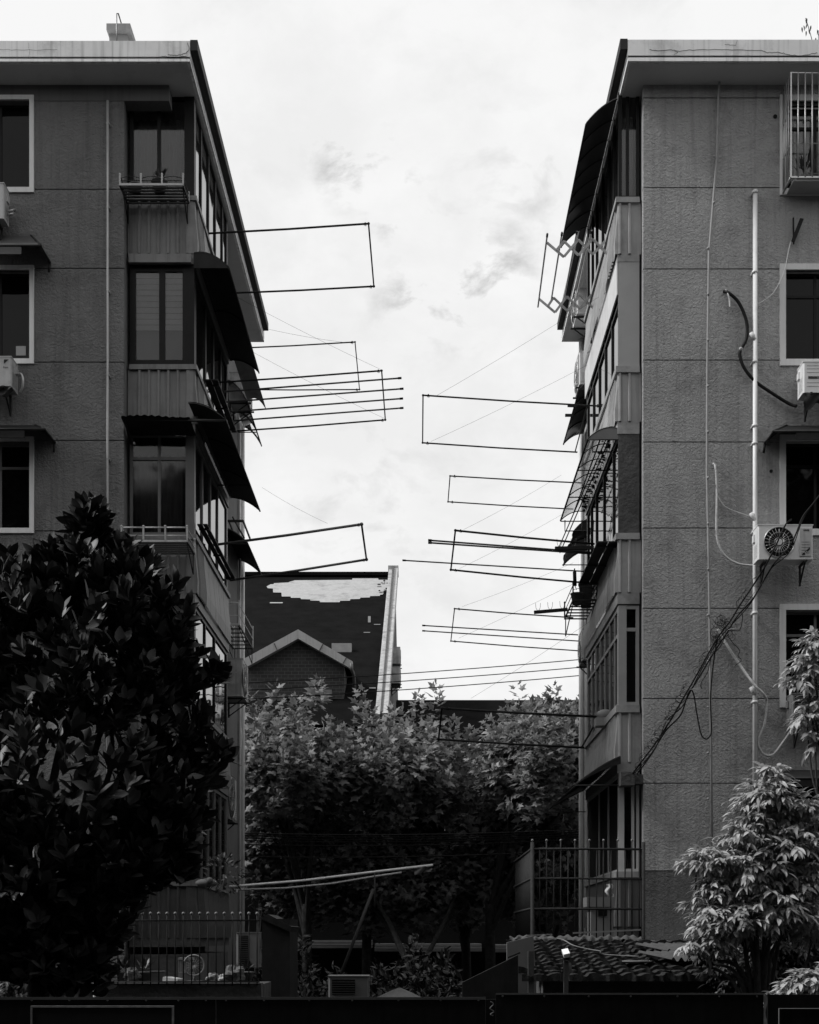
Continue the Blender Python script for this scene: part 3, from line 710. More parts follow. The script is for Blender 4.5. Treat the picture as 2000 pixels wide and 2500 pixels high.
def wire(label, pts, r=.012, sag=.15, name='overhead_wire', grp='overhead wires across the gap', mt='cable', rand=0):
    tag(MB().tube(arc(W(*pts[0]), W(*pts[1]), sag), r, 5).build(name, M[mt], origin=W(*pts[0])), label, 'wire', grp)
wire('upper of three wires crossing in front of the brick gable', ((560, 1669, 33.5), (1430, 1609, 33.5)), .012, .05)
wire('middle of three wires crossing in front of the brick gable', ((560, 1687, 33.5), (1430, 1628, 33.5)), .012, .05)
wire('lowest of three wires crossing in front of the brick gable', ((560, 1709, 33.5), (1430, 1648, 33.5)), .012, .05)
for i, (a, b, nm) in enumerate(((2032, 2024, 'topmost'), (2038, 2030, 'second'), (2044, 2036, 'third'), (2050, 2041, 'fourth'), (2060, 2048, 'fifth'), (2090, 2074, 'lowest'))):
    wire(nm+' of the dark wires across the lower plane tree crowns', ((540, a, 33.6), (1440, b, 33.6)), .014, .1, grp='bundle of low dark wires')

# hook bars
def hook_bar(label, a, b, Y, mt='iron'):
    A, B = W(*a, Y), W(*b, Y); t = thing('hook_bar', label, 'hook bar', tuple(A), 'black bars with wire hooks')
    MB().beam(A, B, .06, .06).build('bar', M[mt], t)
    n_ = 3; 
    for k in range(n_):
        c = A.lerp(B, .12+.36*k)+Vector((0, 0, .03))
        MB().tube(smoothpath([c+Vector((-.05, 0, .15)), c+Vector((-.04, 0, .05)), c, c+Vector((.04, 0, .05)), c+Vector((.05, 0, .15))]), .005, 4).build('hook', M['steel_dark'], t)
hook_bar('black bar with wire hooks beside the plant rack, right block', (1304, 1495), (1386, 1488), 27)
hook_bar('black bar with wire hooks crossing the ragged dark awning', (1355, 1339), (1450, 1337), 25.3)
tag(MB().beam(W(1386, 990, 27.6), W(1408, 991, 27.6), .05, .05).build('bracket', M['iron'], origin=W(1400, 990, 27.6)), 'upper of two stubby black bracket ends beside the small dark awning', 'bracket')
tag(MB().beam(W(1380, 1014, 28.4), W(1400, 1014, 28.4), .05, .05).build('bracket', M['iron'], origin=W(1400, 1014, 28.4)), 'lower of two stubby black bracket ends beside the small dark awning', 'bracket')

# scissor rack on the right block
sr = thing('scissor_rack', 'folding lattice drying rack stretched out from the right block near the roof', 'laundry rack', tuple(W(1485, 600, 24.2)))
def scissor(sx, sy, Y, k=1.0):
    top = [(235, 340), (515, 320), (745, 295), (980, 285), (1230, 270)]; bot = [(390, 470), (513, 575), (750, 550), (980, 535), (1210, 520)]
    return top, bot
def zp(x, y): return (1300+x/6.635, 540+y/6.635)
nearT = [zp(*p) for p in ((515, 320), (745, 295), (980, 285), (1230, 270))]; nearB = [zp(*p) for p in ((513, 575), (750, 550), (980, 535), (1210, 520))]
farT = [zp(*p) for p in ((345, 1235), (560, 1215), (770, 1190), (985, 1160))]; farB = [zp(*p) for p in ((370, 1475), (575, 1455), (770, 1415), (985, 1400))]
for T_, B_, st_, mid, Y in ((nearT, nearB, zp(235, 340), zp(390, 470), 24.2), (farT, farB, zp(110, 1255), zp(250, 1380), 26.2)):
    m = MB()
    def bm2(a, b, dy): m.beam(W(*a, Y)+Vector((0, dy, 0)), W(*b, Y)+Vector((0, dy, 0)), .012, .045)
    bm2(st_, B_[0], .012); bm2(mid, T_[0], 0)
    for i in range(3): bm2(T_[i], B_[i+1], .012); bm2(B_[i], T_[i+1], 0)
    m.build('lattice', M['ac_old'], sr)
    m = MB(); m.beam(W(T_[3][0], T_[3][1]-4, Y), W(B_[3][0]+2, B_[3][1]+22, Y), .03, .03); m.build('mount', M['ac_old'], sr)
for (a, b) in (((243, 205), (90, 1390)), ((480, 185), (305, 1285)), ((723, 160), (515, 1245)), ((960, 150), (715, 1235))):
    p, q = W(*zp(*a), 23.95), W(*zp(*b), 26.35)
    MB().tube([p, q], .016, 6).build('rail', M['steel'], sr); MB().tube([p, p.lerp(q, .04)], .02, 6).build('end_cap', M['ac_dark'], sr)

# ------------------------------------------------------------------ awnings
GA = 'awnings along the passage sides'
def side_awning(label, x0, x1, z0, z1, Y0, Y1, mt, ribs=0, bulge=.12, cheek=None, thick=.012, rib_mt='iron', tie=True, grp=GA, wavy=0, name='awning', ragged=0, depthrail=()):
    """arched sheet from wall x0 (height z0) out to x1 (height z1) running along the passage"""
    t = thing(name, label, 'awning', (x0, Y0, z0), grp)
    def pr(u, y):
        x = x0+(x1-x0)*u; z = z0+(z1-z0)*u+bulge*4*u*(1-u)*.6
        if wavy: z += .012*math.sin(y*40)
        if ragged: z += ragged*math.sin(y*3.1+u*3)*.5; x += (.5*ragged*math.sin(y*7))*u
        return x, z
    nv = 60 if wavy else 14
    m = MB()
    for off in (0, thick):
        m.grid(lambda u, v: (pr(u, Y0+(Y1-Y0)*v)[0], Y0+(Y1-Y0)*v, pr(u, Y0+(Y1-Y0)*v)[1]+off), 8, nv)
    m.build('sheet', M[mt], t, fix=False)
    f = MB()
    f.tube([(pr(1, Y0)[0], Y0, pr(1, Y0)[1]-.02), (pr(1, Y1)[0], Y1, pr(1, Y1)[1]-.02)], .017, 6)
    f.build('front_rail', M[rib_mt], t)
    if cheek:
        for Y in (Y0,):
            c = MB(); pts = [(pr(u/8, Y)[0], pr(u/8, Y)[1]) for u in range(9)]+([(pr(u/8, Y)[0], pr(u/8, Y)[1]-.12*(1-u/8)-.01) for u in range(8, -1, -1)] if cheek == 'strip' else [(x1, z1-.02), (x0, z1-cheek)])
            c.prism(pts, 'y', Y-.006, Y+.006); c.build('cheek', M[mt if mt not in ('poly_clear', 'poly_smoke') else 'grey_board'], t)
    if ribs:
        for i in range(ribs):
            y = Y0+(Y1-Y0)*(i+.0)/(ribs-1) if ribs > 1 else Y0
            r_ = MB().tube([(pr(u/8, y)[0], y, pr(u/8, y)[1]-.012) for u in range(9)], .011, 5)
            if tie and (i % 2 == 0): r_.tube([(x0, y, z1-.03), (x1, y, z1-.03)], .012, 5)
            r_.build('rib', M[rib_mt], t)
    for u in depthrail:
        MB().tube([(pr(u, Y0)[0], Y0, pr(u, Y0)[1]-.03), (pr(u, Y1)[0], Y1, pr(u, Y1)[1]-.03)], .014, 5).build('middle_rail', M[rib_mt], t)
    return t
side_awning('large black arched awning under the topmost left balcony', XLo, -3.3, 14.6, 14.36, 22.85, 27.1, 'tin_dark', ribs=3, bulge=.16, cheek=.02, tie=False)
tag(MB().grid(lambda u, v: (-3.85+.42*u, 27.2+v*2.3, 14.75-.22*u*u+.1*math.sin(u*3)), 8, 3).grid(lambda u, v: (-3.85+.42*u, 27.2+v*2.3, 14.735-.22*u*u+.1*math.sin(u*3)), 8, 3).build('canopy_hood', M['conc_sill'], origin=(-3.85, 27.3, 14.7), fix=False), 'small pale rounded hood end peeping out above the large black awning', 'awning')
la3 = side_awning('wide black tin awning wrapping the corner of the third left balcony', XLo, -3.28, 11.82, 11.55, 22.3, 27.1, 'tin_dark', ribs=4, bulge=.12, tie=True)
MB().grid(lambda u, v: (-5.02+(1.15)*u, 22.28+.62*v, 11.58-.07*v+.012*math.sin(u*60)+.02*math.sin(u*5)), 40, 4).grid(lambda u, v: (-5.02+(1.15)*u, 22.28+.62*v, 11.563-.07*v), 4, 4).build('front_sheet', M['tin_dark'], la3, fix=False)
MB().beam((-5.0, 22.35, 11.57), (-3.3, 22.35, 11.53), .04, .04).beam((-4.98, 22.35, 11.56), (-4.98, 22.9, 11.35), .03, .03).build('front_rail', M['iron'], la3)
side_awning('small ragged black tin awning near the left drainpipe', -4.39, -3.84, 11.95, 11.6, 29.5, 32.0, 'tin_dark', ribs=2, bulge=.1, wavy=1)
side_awning('clear arched plastic canopy with scrolled brackets on the left block', -4.3, -3.86, 15.2, 14.75, 29.5, 32.2, 'poly_smoke', ribs=4, bulge=.16, tie=True)
side_awning('large dark ribbed awning just below the right roof edge', 3.36, 2.83, 17.28, 16.86, 22.9, 27.0, 'poly_dark', ribs=8, bulge=.1, cheek=None, tie=False)
side_awning('big transparent awning with dirt and ribs on the right block', 3.38, 2.86, 11.62, 11.45, 22.9, 27.4, 'poly_clear', ribs=7, bulge=.14, cheek=.03, depthrail=(.48,))
rk = MB().tube([(3.25, 22.95, 11.42), (2.98, 22.95, 11.42), (2.98, 22.95, 11.28), (3.3, 22.95, 11.28)], .012).build
tag(MB().tube([(2.95, 27.4, 11.44), (2.95, 27.4, 11.22), (3.3, 27.4, 11.22), (3.3, 27.4, 11.44)], .014, 5).tube([(2.98, 23.2, 11.5), (2.98, 23.2, 11.32), (3.3, 23.2, 11.32)], .014, 5).tube([(3.2, 22.95, 11.5), (2.9, 28.2, 11.1)], .012, 5).tube([(3.24, 22.95, 11.46), (2.95, 28.4, 11.06)], .012, 5).build('hanging_rail', M['iron'], origin=(3, 25, 11.4)), 'thin black rails slung under the big transparent awning', 'rail')
side_awning('dark panelled awning between the pale unit and the topmost right frame', 3.9, 3.42, 15.0, 14.75, 28.9, 32.1, 'poly_dark', ribs=5, bulge=.12, cheek=.03, tie=False)
side_awning('crumpled dark awning with a loose sheet below the transparent one', 3.9, 3.25, 11.75, 11.5, 28.2, 30.8, 'tin_dark', ribs=3, bulge=.16, cheek=.05, ragged=.06)
side_awning('black wavy tin awning over the lowest right balcony', 3.4, 2.62, 5.95, 5.5, 22.75, 27.6, 'tin_dark', ribs=3, bulge=.06, cheek='strip', ragged=.03, tie=True)

def hood(label, px_top, px_front, side, ytop, yfr, Yw, Yf, Xfar, mt):
    """hipped window hood on a front wall; side = which end is in the picture"""
    t = thing('window_hood', label, 'window hood', (X(px_top, Yw), Yw, Z(ytop, Yw)), 'hipped hoods over the front windows')
    xa, xb = X(px_top, Yw), X(px_front, Yf); zt, zf = Z(ytop, Yw), Z(yfr, Yf)
    m = MB(); m.quad((xa, Yw, zt), (Xfar, Yw, zt), (Xfar, Yf, zf), (xb, Yf, zf)); m.quad((xa, Yw, zt), (xb, Yf, zf), (xb, Yw, zf))
    m.quad((xa, Yw, zt-.015), (Xfar, Yw, zt-.015), (Xfar, Yf, zf-.015), (xb, Yf, zf-.015))
    m.build('sheet', M[mt], t, fix=False)
    m = MB().tube([(Xfar, Yf, zf), (xb, Yf, zf), (xb, Yw, zf)], .02).tube([(xa, Yw, zt), (xb, Yf, zf)], .02).tube([(xb, Yw, zf), (xb-.02, Yw, zf-.16)], .02); m.build('edge_rail', M['iron'], t)
    m = MB().box(min(Xfar, xa), max(Xfar, xa), Yf-.006, Yf+.006, zf-.14, zf-.02); m.build('valance', M[mt], t)
hood('dark hood above the second left window with a thin curved end', 76, 100, 1, 575, 600, 22.6, 22.05, -7.5, 'tin_mid')
hood('black hood above the third left window, its end tucked up', 86, 110, 1, 1038, 1048, 22.6, 22.0, -7.5, 'tin_dark')
hood('black hood above the right block\'s third window', 1921, 1888, -1, 1039, 1053, 22.6, 22.05, 8.3, 'tin_dark')
hood('black hood above the lowest right window behind the pale leaves', 1925, 1890, -1, 1880, 1900, 22.6, 22.05, 8.3, 'tin_dark')

# shelves under the balcony windows
def shelf(label, x0, x1, y0, y1, z, n=2, mt='iron'):
    t = thing('sill_shelf', label, 'shelf', (x0, y0, z), 'dark shelves fixed outside the balcony sills')
    wd = (x1-x0)/n
    for k in range(n): MB().box(x0+k*wd+.012*k, x0+(k+1)*wd-.004, y0, y1, z, z+.02).build('plank', M[mt], t)
    m = MB()
    for y in (y0+.2, (y0+y1)/2, y1-.2): MB().box(x0, x1, y-.02, y+.02, z-.03, z-.002).build('bearer', M[mt], t)
shelf('black plank shelf where the poles of the third left frame start', -3.9, -3.66, 24.0, 26.5, 12.9)
shelf('black plank shelf where the lowest left frame starts', -3.9, -3.72, 23.2, 26.8, 10.05)
shelf('deep black shelf under the right block\'s third balcony window', 3.02, 3.4, 22.9, 25.7, 9.66, 2)

# plant racks
GR = 'iron plant racks hung outside windows'
def plant_rack(label, x0, x1, y0, y1, z, hgt, posts, mt='ac_old', side=False, arches=True, pots=()):
    t = thing('plant_rack', label, 'plant rack', (x0, y0, z), GR)
    m = MB(); n_ = 6
    for k in range(n_+1):
        y = y0+(y1-y0)*k/n_; m.box(x0, x1, y-.012, y+.012, z-.012, z+.012)
    for x in (x0, x1): m.box(x-.012, x+.012, y0, y1, z-.016, z+.016)
    m.build('shelf', M['iron'], t)
    MB().box(x0-.01, x1+.01, y0-.016, y0+.016, z-.014, z+.022).build('front_rail', M[mt], t)
    P = [(x0+(x1-x0)*k/(posts-1), y0) for k in range(posts)]+[(x0, y1), (x1, y1)]
    for (x, y) in P: MB().box(x-.013, x+.013, y-.013, y+.013, z+.02, z+hgt).ball((x, y, z+hgt+.01), .02).build('post', M[mt], t)
    m = MB()
    for a, b in zip(P[:posts][:-1], P[:posts][1:]):
        if arches: m.tube([(a[0]+(b[0]-a[0])*u/8, y0, z+hgt*.62+.04*math.sin(math.pi*u/8)) for u in range(9)], .006, 4)
        m.tube([(a[0], y0, z+hgt*(.42 if arches else .95)), (b[0], y0, z+hgt*(.42 if arches else .95))], .008 if arches else .014, 4)
        if not arches: m.tube([(a[0], y0, z+hgt*.4), (b[0], y0, z+hgt*.4)], .008, 4)
    for x in (x0, x1):
        m.tube([(x, y0, z+hgt*.9), (x, y1, z+hgt*.9)], .009, 4).tube([(x, y0, z+hgt*.45), (x, y1, z+hgt*.45)], .008, 4)
    m.build('guard_rail', M['iron' if arches else mt], t)
    for x in (x0+.02, x1-.02): MB().tube([(x, y0+.1, z), (x, y1, z-.35), (x, y1, z)], .011, 5).build('bracket', M['iron'], t)
    return t
def pot(label, x, y, z, r=.09, h=.14, plant=.25, mt='clay', seed=0, group='potted plants on the racks', long_=0):
    t = thing('flower_pot', label, 'pot plant', (x, y, z), group)
    MB().lathe((x, y, z), [(0, 0), (r*.7, 0), (r, h), (r*1.08, h), (r*1.08, h+.02), (r*.9, h+.02), (r*.85, h-.02), (0, h-.02)], 12).build('pot', M[mt], t)
    rnd = random.Random(seed); m = MB()
    for k in range(26 if plant else 0):
        a = rnd.random()*6.28; l_ = plant*rnd.uniform(.5, 1); tilt = rnd.uniform(.1, .9)
        d = Vector((math.cos(a)*tilt, math.sin(a)*tilt, 1)).normalized(); p = Vector((x, y, z+h))+d*l_*.4; q = p+d*l_*.6+Vector((0, 0, -.05*tilt)); s_ = d.cross(Vector((0, 0, 1))).normalized()*.022
        m.quad(p, p.lerp(q, .5)+s_, q, p.lerp(q, .5)-s_)
    if plant: m.build('leaves', M['leaf_dark'], t, fix=False)
plant_rack('black iron rack with small arches under the topmost left bay window', X(293, 22.27), X(447, 22.27), 22.27, 22.82, 15.44, .17, 4, 'ac_old')
pot('wide dark pot at the left end of the topmost rack', -4.82, 22.5, 15.45, .11, .1, .12, seed=1); pot('dark pot with upright sprig in the middle of the topmost rack', -4.42, 22.5, 15.45, .13, .16, .32, seed=2)
plant_rack('pale railed rack in front of the third left bay window beside the magnolia', X(297, 22.1), X(457, 22.1), 22.1, 22.82, 9.44, .24, 4, 'ac_old', arches=False)
plant_rack('long white-railed rack far along the left block', -4.37, -3.93, 28.7, 31.1, Z(1525, 28.7), .5, 2, 'ac_white', arches=False)
plant_rack('black slatted rack with pots on the right block beside a hook bar', 2.9, 3.36, 25.5, 27.0, 9.32, .32, 2, 'iron')
pot('round pot at the outer end of the right plant rack', 3.02, 25.9, 9.33, .12, .2, .05, 'clutter_mid', seed=3); pot('tall bushy pot at the wall end of the right plant rack', 3.22, 26.1, 9.33, .14, .42, .3, 'clay', seed=4)
tag(MB().tube([W(1403, 1388, 25.6), W(1403, 1396, 25.6)], .012).tube([W(1403, 1396, 25.6), W(1404, 1430, 25.6)], .035, 6).tube([W(1404, 1430, 25.6), W(1408, 1440, 25.6)], .008, 4).build('hanging_umbrella', M['ac_dark'], origin=W(1403, 1390, 25.6)), 'folded black umbrella hanging from the third right frame', 'umbrella')
tag(MB().ball((0, 0, 0), .14, 12, (1.2, 1, .7)).box(-.19, .19, -.15, .15, -.22, -.07).build('covered_box', M['board_r'], origin=(0, 0, 0)), 'grey box with a pale round top on the right block\'s fourth sill', 'box').location = W(1478, 1745, 24.4)

# white folding bracket above small awning, left block
tag(MB().beam(W(548, 1272, 29.4), W(594, 1272, 29.4), .03, .05).beam(W(594, 1272, 29.4), W(611, 1316, 31.2), .03, .05).beam(W(568, 1262, 30), W(597, 1314, 30.6), .025, .03).beam(W(560, 1275, 29.6), W(570, 1300, 29.8), .025, .03).build('fold_arm', M['iron'], origin=W(560, 1272, 29.4)), 'perforated black swing arm above the small ragged awning', 'bracket')
tag(MB().tube(smoothpath([W(583, 1772, 32), W(588, 1780, 32), W(589, 1800, 32), W(586, 1840, 32), W(582, 1875, 32)]), .025, 7).build('drain_hose', M['hose_wrap'], origin=W(583, 1772, 32)), 'pale curved hose at the far corner of the left block', 'hose')

# security cage, top right window
cg = thing('window_cage', 'steel bar cage around the top right window', 'window cage', (X(1931, 22.1), 22.1, Z(433, 22.1)))
x0, x1, y0, y1 = X(1931, 22.1), X(2150, 22.1), 22.1, 22.56; zb, zt_ = Z(433, 22.1), Z(178, 22.1)
m = MB(); m.tube([(x0, y0, zb), (x0, y0, zt_), (x1, y0, zt_), (x1, y0, zb)], .02, 4, smooth=False).tube([(x0, y0, zb), (x1, y0, zb)], .02, 4, smooth=False); m.tube([(x0, y1, zb), (x0, y1, zt_)], .015, 4).tube([(x0, y0, zt_), (x0, y1, zt_)], .015, 4).tube([(x0, y0, zb), (x0, y1, zb)], .02, 4)
m.build('cage_frame', M['steel'], cg)
for p in (265, 350): MB().tube([(x0, y1, Z(p, y0)), (x0, y0, Z(p, y0)), (x1, y0, Z(p, y0))], .014, 4, smooth=False).build('cross_rail', M['steel'], cg)
for k in range(1, 13): MB().tube([(x0+k*.117, y0-.012, zb), (x0+k*.117, y0-.012, zt_)], .012, 6).build('bar', M['steel'], cg)
for k in range(1, 4): MB().tube([(x0-.01, y0+k*.115, zb), (x0-.01, y0+k*.115, zt_)], .011, 6).build('bar', M['steel'], cg)
MB().box(x0+.06, x1, y0+.06, y1, zb-.03, zb-.004).build('floor_board', M['board_r'], cg)
cu = MB().grid(lambda u, v: (X(1936, 22.9)+1.6*u, 22.83+.035*math.sin(u*75), Z(455, 22.9)+1.05*v), 160, 1); tag(cu.build('curtain', M['blind'], origin=(X(1940, 22.9), 22.9, Z(455, 22.9))), 'pale pleated curtain inside the caged top right window', 'curtain')
tag(MB().box(X(38, 22.7), X(62, 22.7), 22.728, 22.733, Z(866, 22.7), Z(843, 22.7)).build('paper_note', M['board_r'], origin=(X(50, 22.7), 22.7, Z(866, 22.7))), 'square grey paper stuck low on the second left window', 'paper')
for i, (px, dx, r_, l_) in enumerate(((1962, 0, .1, 'leafy plant at the left in the caged window box'), (1985, 0, .12, 'taller leafy plant at the picture edge in the caged window box'))):
    pot(l_, X(px, 22.35), 22.35, zb+.0, r_, .12, .55, 'clutter_mid', seed=10+i, group='plants in the caged window')

# ------------------------------------------------------------------ hoses and cables on the right wall
def hose(label, pts, r, mt, Y=22.52, name='hose', cat='hose', n=7, grp=None):
    return tag(MB().tube(smoothpath([W(x, y, Y if len(q) == 0 else q[0]) for (x, y, *q) in pts], n), r, 7).build(name, M[mt], origin=W(pts[0][0], pts[0][1], Y)), label, cat, grp)
hose('thick black insulated hose snaking from the wall to the unit with a nameplate', [(1768, 712, 22.58), (1780, 716), (1803, 738), (1820, 775), (1825, 805), (1821, 832), (1809, 854), (1807, 870), (1818, 900), (1845, 932), (1885, 960), (1925, 985), (1945, 992, 22.45)], .028, 'hose_black', 22.5)
hose('short white taped pipe stub beside the black hose start', [(1772, 708, 22.58), (1777, 716), (1781, 732), (1782, 750)], .014, 'hose_wrap', 22.5)
tag(MB().ball(W(1809, 852, 22.47), .034).build('tape', M['cloth'], origin=W(1809, 852, 22.47)), 'white tape wrapped round the bend of the black hose', 'tape')
hose('pale taped hose dropping from the wall and swinging under the unit with the round fan', [(1742, 1132, 22.6), (1746, 1138), (1749, 1165), (1750, 1215), (1749, 1270), (1750, 1310), (1760, 1342), (1780, 1365), (1810, 1378), (1848, 1381)], .018, 'hose_wrap')
hose('thin pale drain tube from the hose to the white pipe', [(1752, 1210), (1770, 1236), (1800, 1250), (1836, 1262)], .007, 'pvc')
hose('long pale taped hose running down past the white pipe to the old unit', [(1753, 1536, 22.58), (1775, 1575), (1810, 1628), (1842, 1672, 22.42), (1865, 1695, 22.42), (1872, 1715), (1867, 1765), (1854, 1800), (1853, 1822), (1866, 1842), (1888, 1842), (1910, 1815), (1935, 1780)], .022, 'hose_wrap')
hose('thin pale tube curving from the torn bracket to the white pipe', [(1936, 580), (1927, 604), (1914, 665), (1890, 712), (1870, 730), (1852, 742)], .008, 'pvc')
tag(MB().beam(W(1936, 590, 22.5), W(1958, 534, 22.45), .03, .06).beam(W(1937, 532, 22.56), W(1938, 596, 22.56), .03, .02).build('torn_bracket', M['hose_black'], origin=W(1940, 560, 22.5)), 'torn black pipe end on a small bracket above the right window', 'bracket')
rnd = random.Random(5)
GC = 'black cables slung across the right wall'
def cabl(label, pts, r, grp=GC): hose(label, pts, r, 'cable', 22.25, 'cable', 'cable', 8, grp)
cabl('thick upper black cable crossing the unit with the round fan', [(1932, 1268, 22.0), (1917, 1283, 21.9), (1893, 1335, 21.9), (1868, 1383, 22.0), (1845, 1420), (1805, 1480), (1784, 1515), (1755, 1553), (1730, 1595), (1700, 1650), (1670, 1702), (1635, 1762), (1595, 1822), (1560, 1868), (1538, 1900, 22.7)], .014)
cabl('long black cable from the right picture edge down to the balcony corner', [(2010, 1198, 21.8), (1985, 1230, 21.8), (1960, 1262, 21.8), (1945, 1300, 21.8), (1926, 1338, 21.9), (1893, 1372, 21.9), (1868, 1412), (1838, 1462), (1800, 1505), (1775, 1545), (1745, 1590), (1700, 1665), (1680, 1695), (1662, 1745), (1625, 1785), (1590, 1842), (1548, 1900, 22.7)], .013)
cabl('thin black cable running close beside the long one', [(2006, 1204, 21.82), (1962, 1266, 21.82), (1930, 1345, 21.9), (1880, 1392), (1835, 1470), (1790, 1522), (1752, 1566), (1706, 1648), (1668, 1722), (1628, 1760), (1600, 1825), (1550, 1888, 22.7)], .008)
cabl('black cable hanging in a long loop below the hose start', [(1752, 1555), (1742, 1620), (1735, 1700), (1737, 1780), (1733, 1798), (1723, 1804), (1712, 1792), (1702, 1745), (1695, 1700), (1688, 1682)], .012)
cabl('thin black cable kinking below the junction', [(1775, 1545), (1758, 1580), (1738, 1602), (1728, 1640), (1712, 1668), (1714, 1682)], .007)
cabl('thin dangling cable right of the junction', [(1790, 1500), (1812, 1498), (1806, 1538), (1780, 1536)], .007)
cabl('wavy thin cable hanging beside the pale taped hose', [(1775, 1550), (1790, 1570), (1806, 1588), (1802, 1602), (1810, 1612), (1795, 1625)], .006)
m = MB()
for k in range(60):
    t_ = rnd.random(); x = 1545+(1760-1545)*t_; y = 1895+(1545-1895)*t_; s_ = rnd.uniform(5, 13)
    m.tube(smoothpath([W(x+s_*math.cos(a)+rnd.uniform(-2, 2), y+s_*.9*math.sin(a)+rnd.uniform(-2, 2), 22.25+rnd.uniform(-.05, .05)) for a in (0, 1.2, 2.4, 3.6, 4.8)], 3), .0035, 4)
for k in range(45):
    x = 1762+rnd.gauss(0, 16); y = 1535+rnd.gauss(0, 18); s_ = rnd.uniform(5, 14); a0 = rnd.random()*6
    m.tube(smoothpath([W(x+s_*math.cos(a+a0), y+s_*math.sin(a+a0), 22.3+rnd.uniform(-.08, .08)) for a in (0, 1.1, 2.4, 3.6)], 3), .0035, 4)
for k in range(9):
    t_ = rnd.random(); x = 1790+(1860-1790)*t_; y = 1500-(95)*t_; s_ = 12
    m.tube(smoothpath([W(x+s_*math.cos(a), y+s_*math.sin(a), 22.2) for a in (0, 1.2, 2.4, 3.6, 4.6)], 3), .004, 4)
tag(m.build('cable_tangle', M['cable'], origin=W(1700, 1700, 22.3)), 'tangle of fine black wire curls along the slung cables', 'cable', kind='stuff')
m = MB()
for (x, y, dx, dy) in ((1792, 1536, 14, 1), (1700, 1682, 14, 1), (1620, 1762, 14, 0), (1600, 1800, 10, 2)): m.tube([W(x-dx, y+dy, 22.15), W(x+dx*.3, y-2, 22.15), W(x+dx, y+dy, 22.15)], .006, 4)
tag(m.build('cable_tie', M['cloth'], origin=W(1700, 1680, 22.2)), 'white plastic ties and clips on the slung black cables', 'cable tie')
jb = MB().box(X(1512, 22.7), X(1545, 22.7), 22.5, 22.86, Z(1920, 22.7), Z(1888, 22.7)).box(X(1545, 22.7)+.01, X(1568, 22.7), 22.6, 22.86, Z(1915, 22.7), Z(1892, 22.7)); tag(jb.build('junction_box', M['conc_dark'], origin=W(1530, 1900, 22.7)), 'dark junction box on the balcony corner where the cables end', 'junction box')

# ------------------------------------------------------------------ far houses
Yr, Ye = 60.0, 42.0
A_ = W(962, 1407, Yr); B_ = W(936, 1770, Ye)
slope = (A_.z-B_.z)/(Yr-Ye)
def onroof(px, py, off=0):
    # point of the main roof plane seen at this pixel
    t = (A_.z-slope*Yr-CZ)/((VY-py)/F-slope); return Vector(((px-VX)/F*t, t, CZ+(VY-py)/F*t+off))
fh = thing('brick_house', 'tall brick house with a huge black tiled roof missing a patch of tiles', 'house', (-8, 52, 0))
xr = -1.27
MB().quad((-28, Yr, A_.z), (xr, Yr, A_.z), (xr, Ye, B_.z), (-28, Ye, B_.z)).quad((-28, Yr, A_.z), (xr, Yr, A_.z), (xr, 77, B_.z), (-28, 77, B_.z)).quad((-28, Yr, A_.z-.2), (xr, Yr, A_.z-.2), (xr, Ye, B_.z-.2), (-28, Ye, B_.z-.2)).build('roof', M['roof_dark'], fh, fix=False)
m = MB()
for k in range(1, 46):
    t = k/46; y = Yr+(Ye-Yr)*t; z = A_.z+(B_.z-A_.z)*t
    pass
MB().box(-28, xr, Yr-.18, Yr+.1, A_.z, A_.z+.16).build('ridge_cap', M['roof_dark'], fh)
vg = MB(); d1 = Vector((0, 0, .1))
vg.beam(Vector((xr+.12, Yr, A_.z+.14)), Vector((xr+.12, Ye, B_.z+.14)), .19, .5); vg.beam(Vector((xr-.11, Yr, A_.z+.2)), Vector((xr-.11, Ye, B_.z+.2)), .16, .3)
vg.box(xr-.22, xr+.24, Yr-.25, Yr+.2, A_.z, A_.z+.42)
vg.build('verge', M['verge'], fh)
vg = MB().beam(Vector((xr+.01, Yr-.3, A_.z+.22)), Vector((xr+.01, Ye, B_.z+.28)), .07, .3); vg.build('verge_joint', M['conc_dark'], fh)
MB().box(-28, xr+.1, Ye+.6, 76, 0, B_.z-.3).build('wall', M['brick'], fh)
MB().prism([(Ye+.6, B_.z-.25), (Yr, A_.z-.25), (76.4, B_.z-.25)], 'x', xr-.6, xr+.1).build('gable_wall', M['brick'], fh)
pz = [(220, 230), (262, 207), (292, 207), (300, 195), (450, 188), (462, 180), (520, 165), (800, 163), (1120, 160), (1125, 145), (1395, 145), (1400, 160), (1505, 160), (1530, 172), (1512, 185), (1528, 205), (1495, 214), (1502, 240), (1470, 246), (1478, 272), (1448, 280), (1452, 300), (1442, 315), (1415, 318), (1412, 330), (1310, 332), (1307, 346), (1208, 348), (1203, 362), (1103, 364), (1098, 380), (995, 382), (990, 396), (782, 396), (778, 381), (682, 379), (677, 366), (582, 364), (577, 350), (477, 350), (473, 336), (380, 336), (376, 295), (290, 293), (287, 252), (232, 248)]
m = MB(); P = [onroof(600+x/4.3125, 1380+y/4.3125, .03) for x, y in pz]; m.quad(*P)
pb = m.build('bare_patch', M['roof_bare'], fh, fix=False)
for (x0, x1, y0, y1, mt) in ((255, 390, 398, 408, 'roof_bare'), (1288, 1316, 545, 610, 'grey_board'), (1242, 1310, 712, 720, 'frame_mid'), (1350, 1420, 628, 636, 'frame_mid'), (1300, 1370, 1296, 1308, 'frame_mid')):
    MB().quad(*[onroof(600+x/4.3125, 1380+y/4.3125, .035) for x, y in ((x0, y0), (x1, y0), (x1, y1), (x0, y1))]).build('loose_tile', M[mt], fh, fix=False)
rnd = random.Random(5); m = MB()
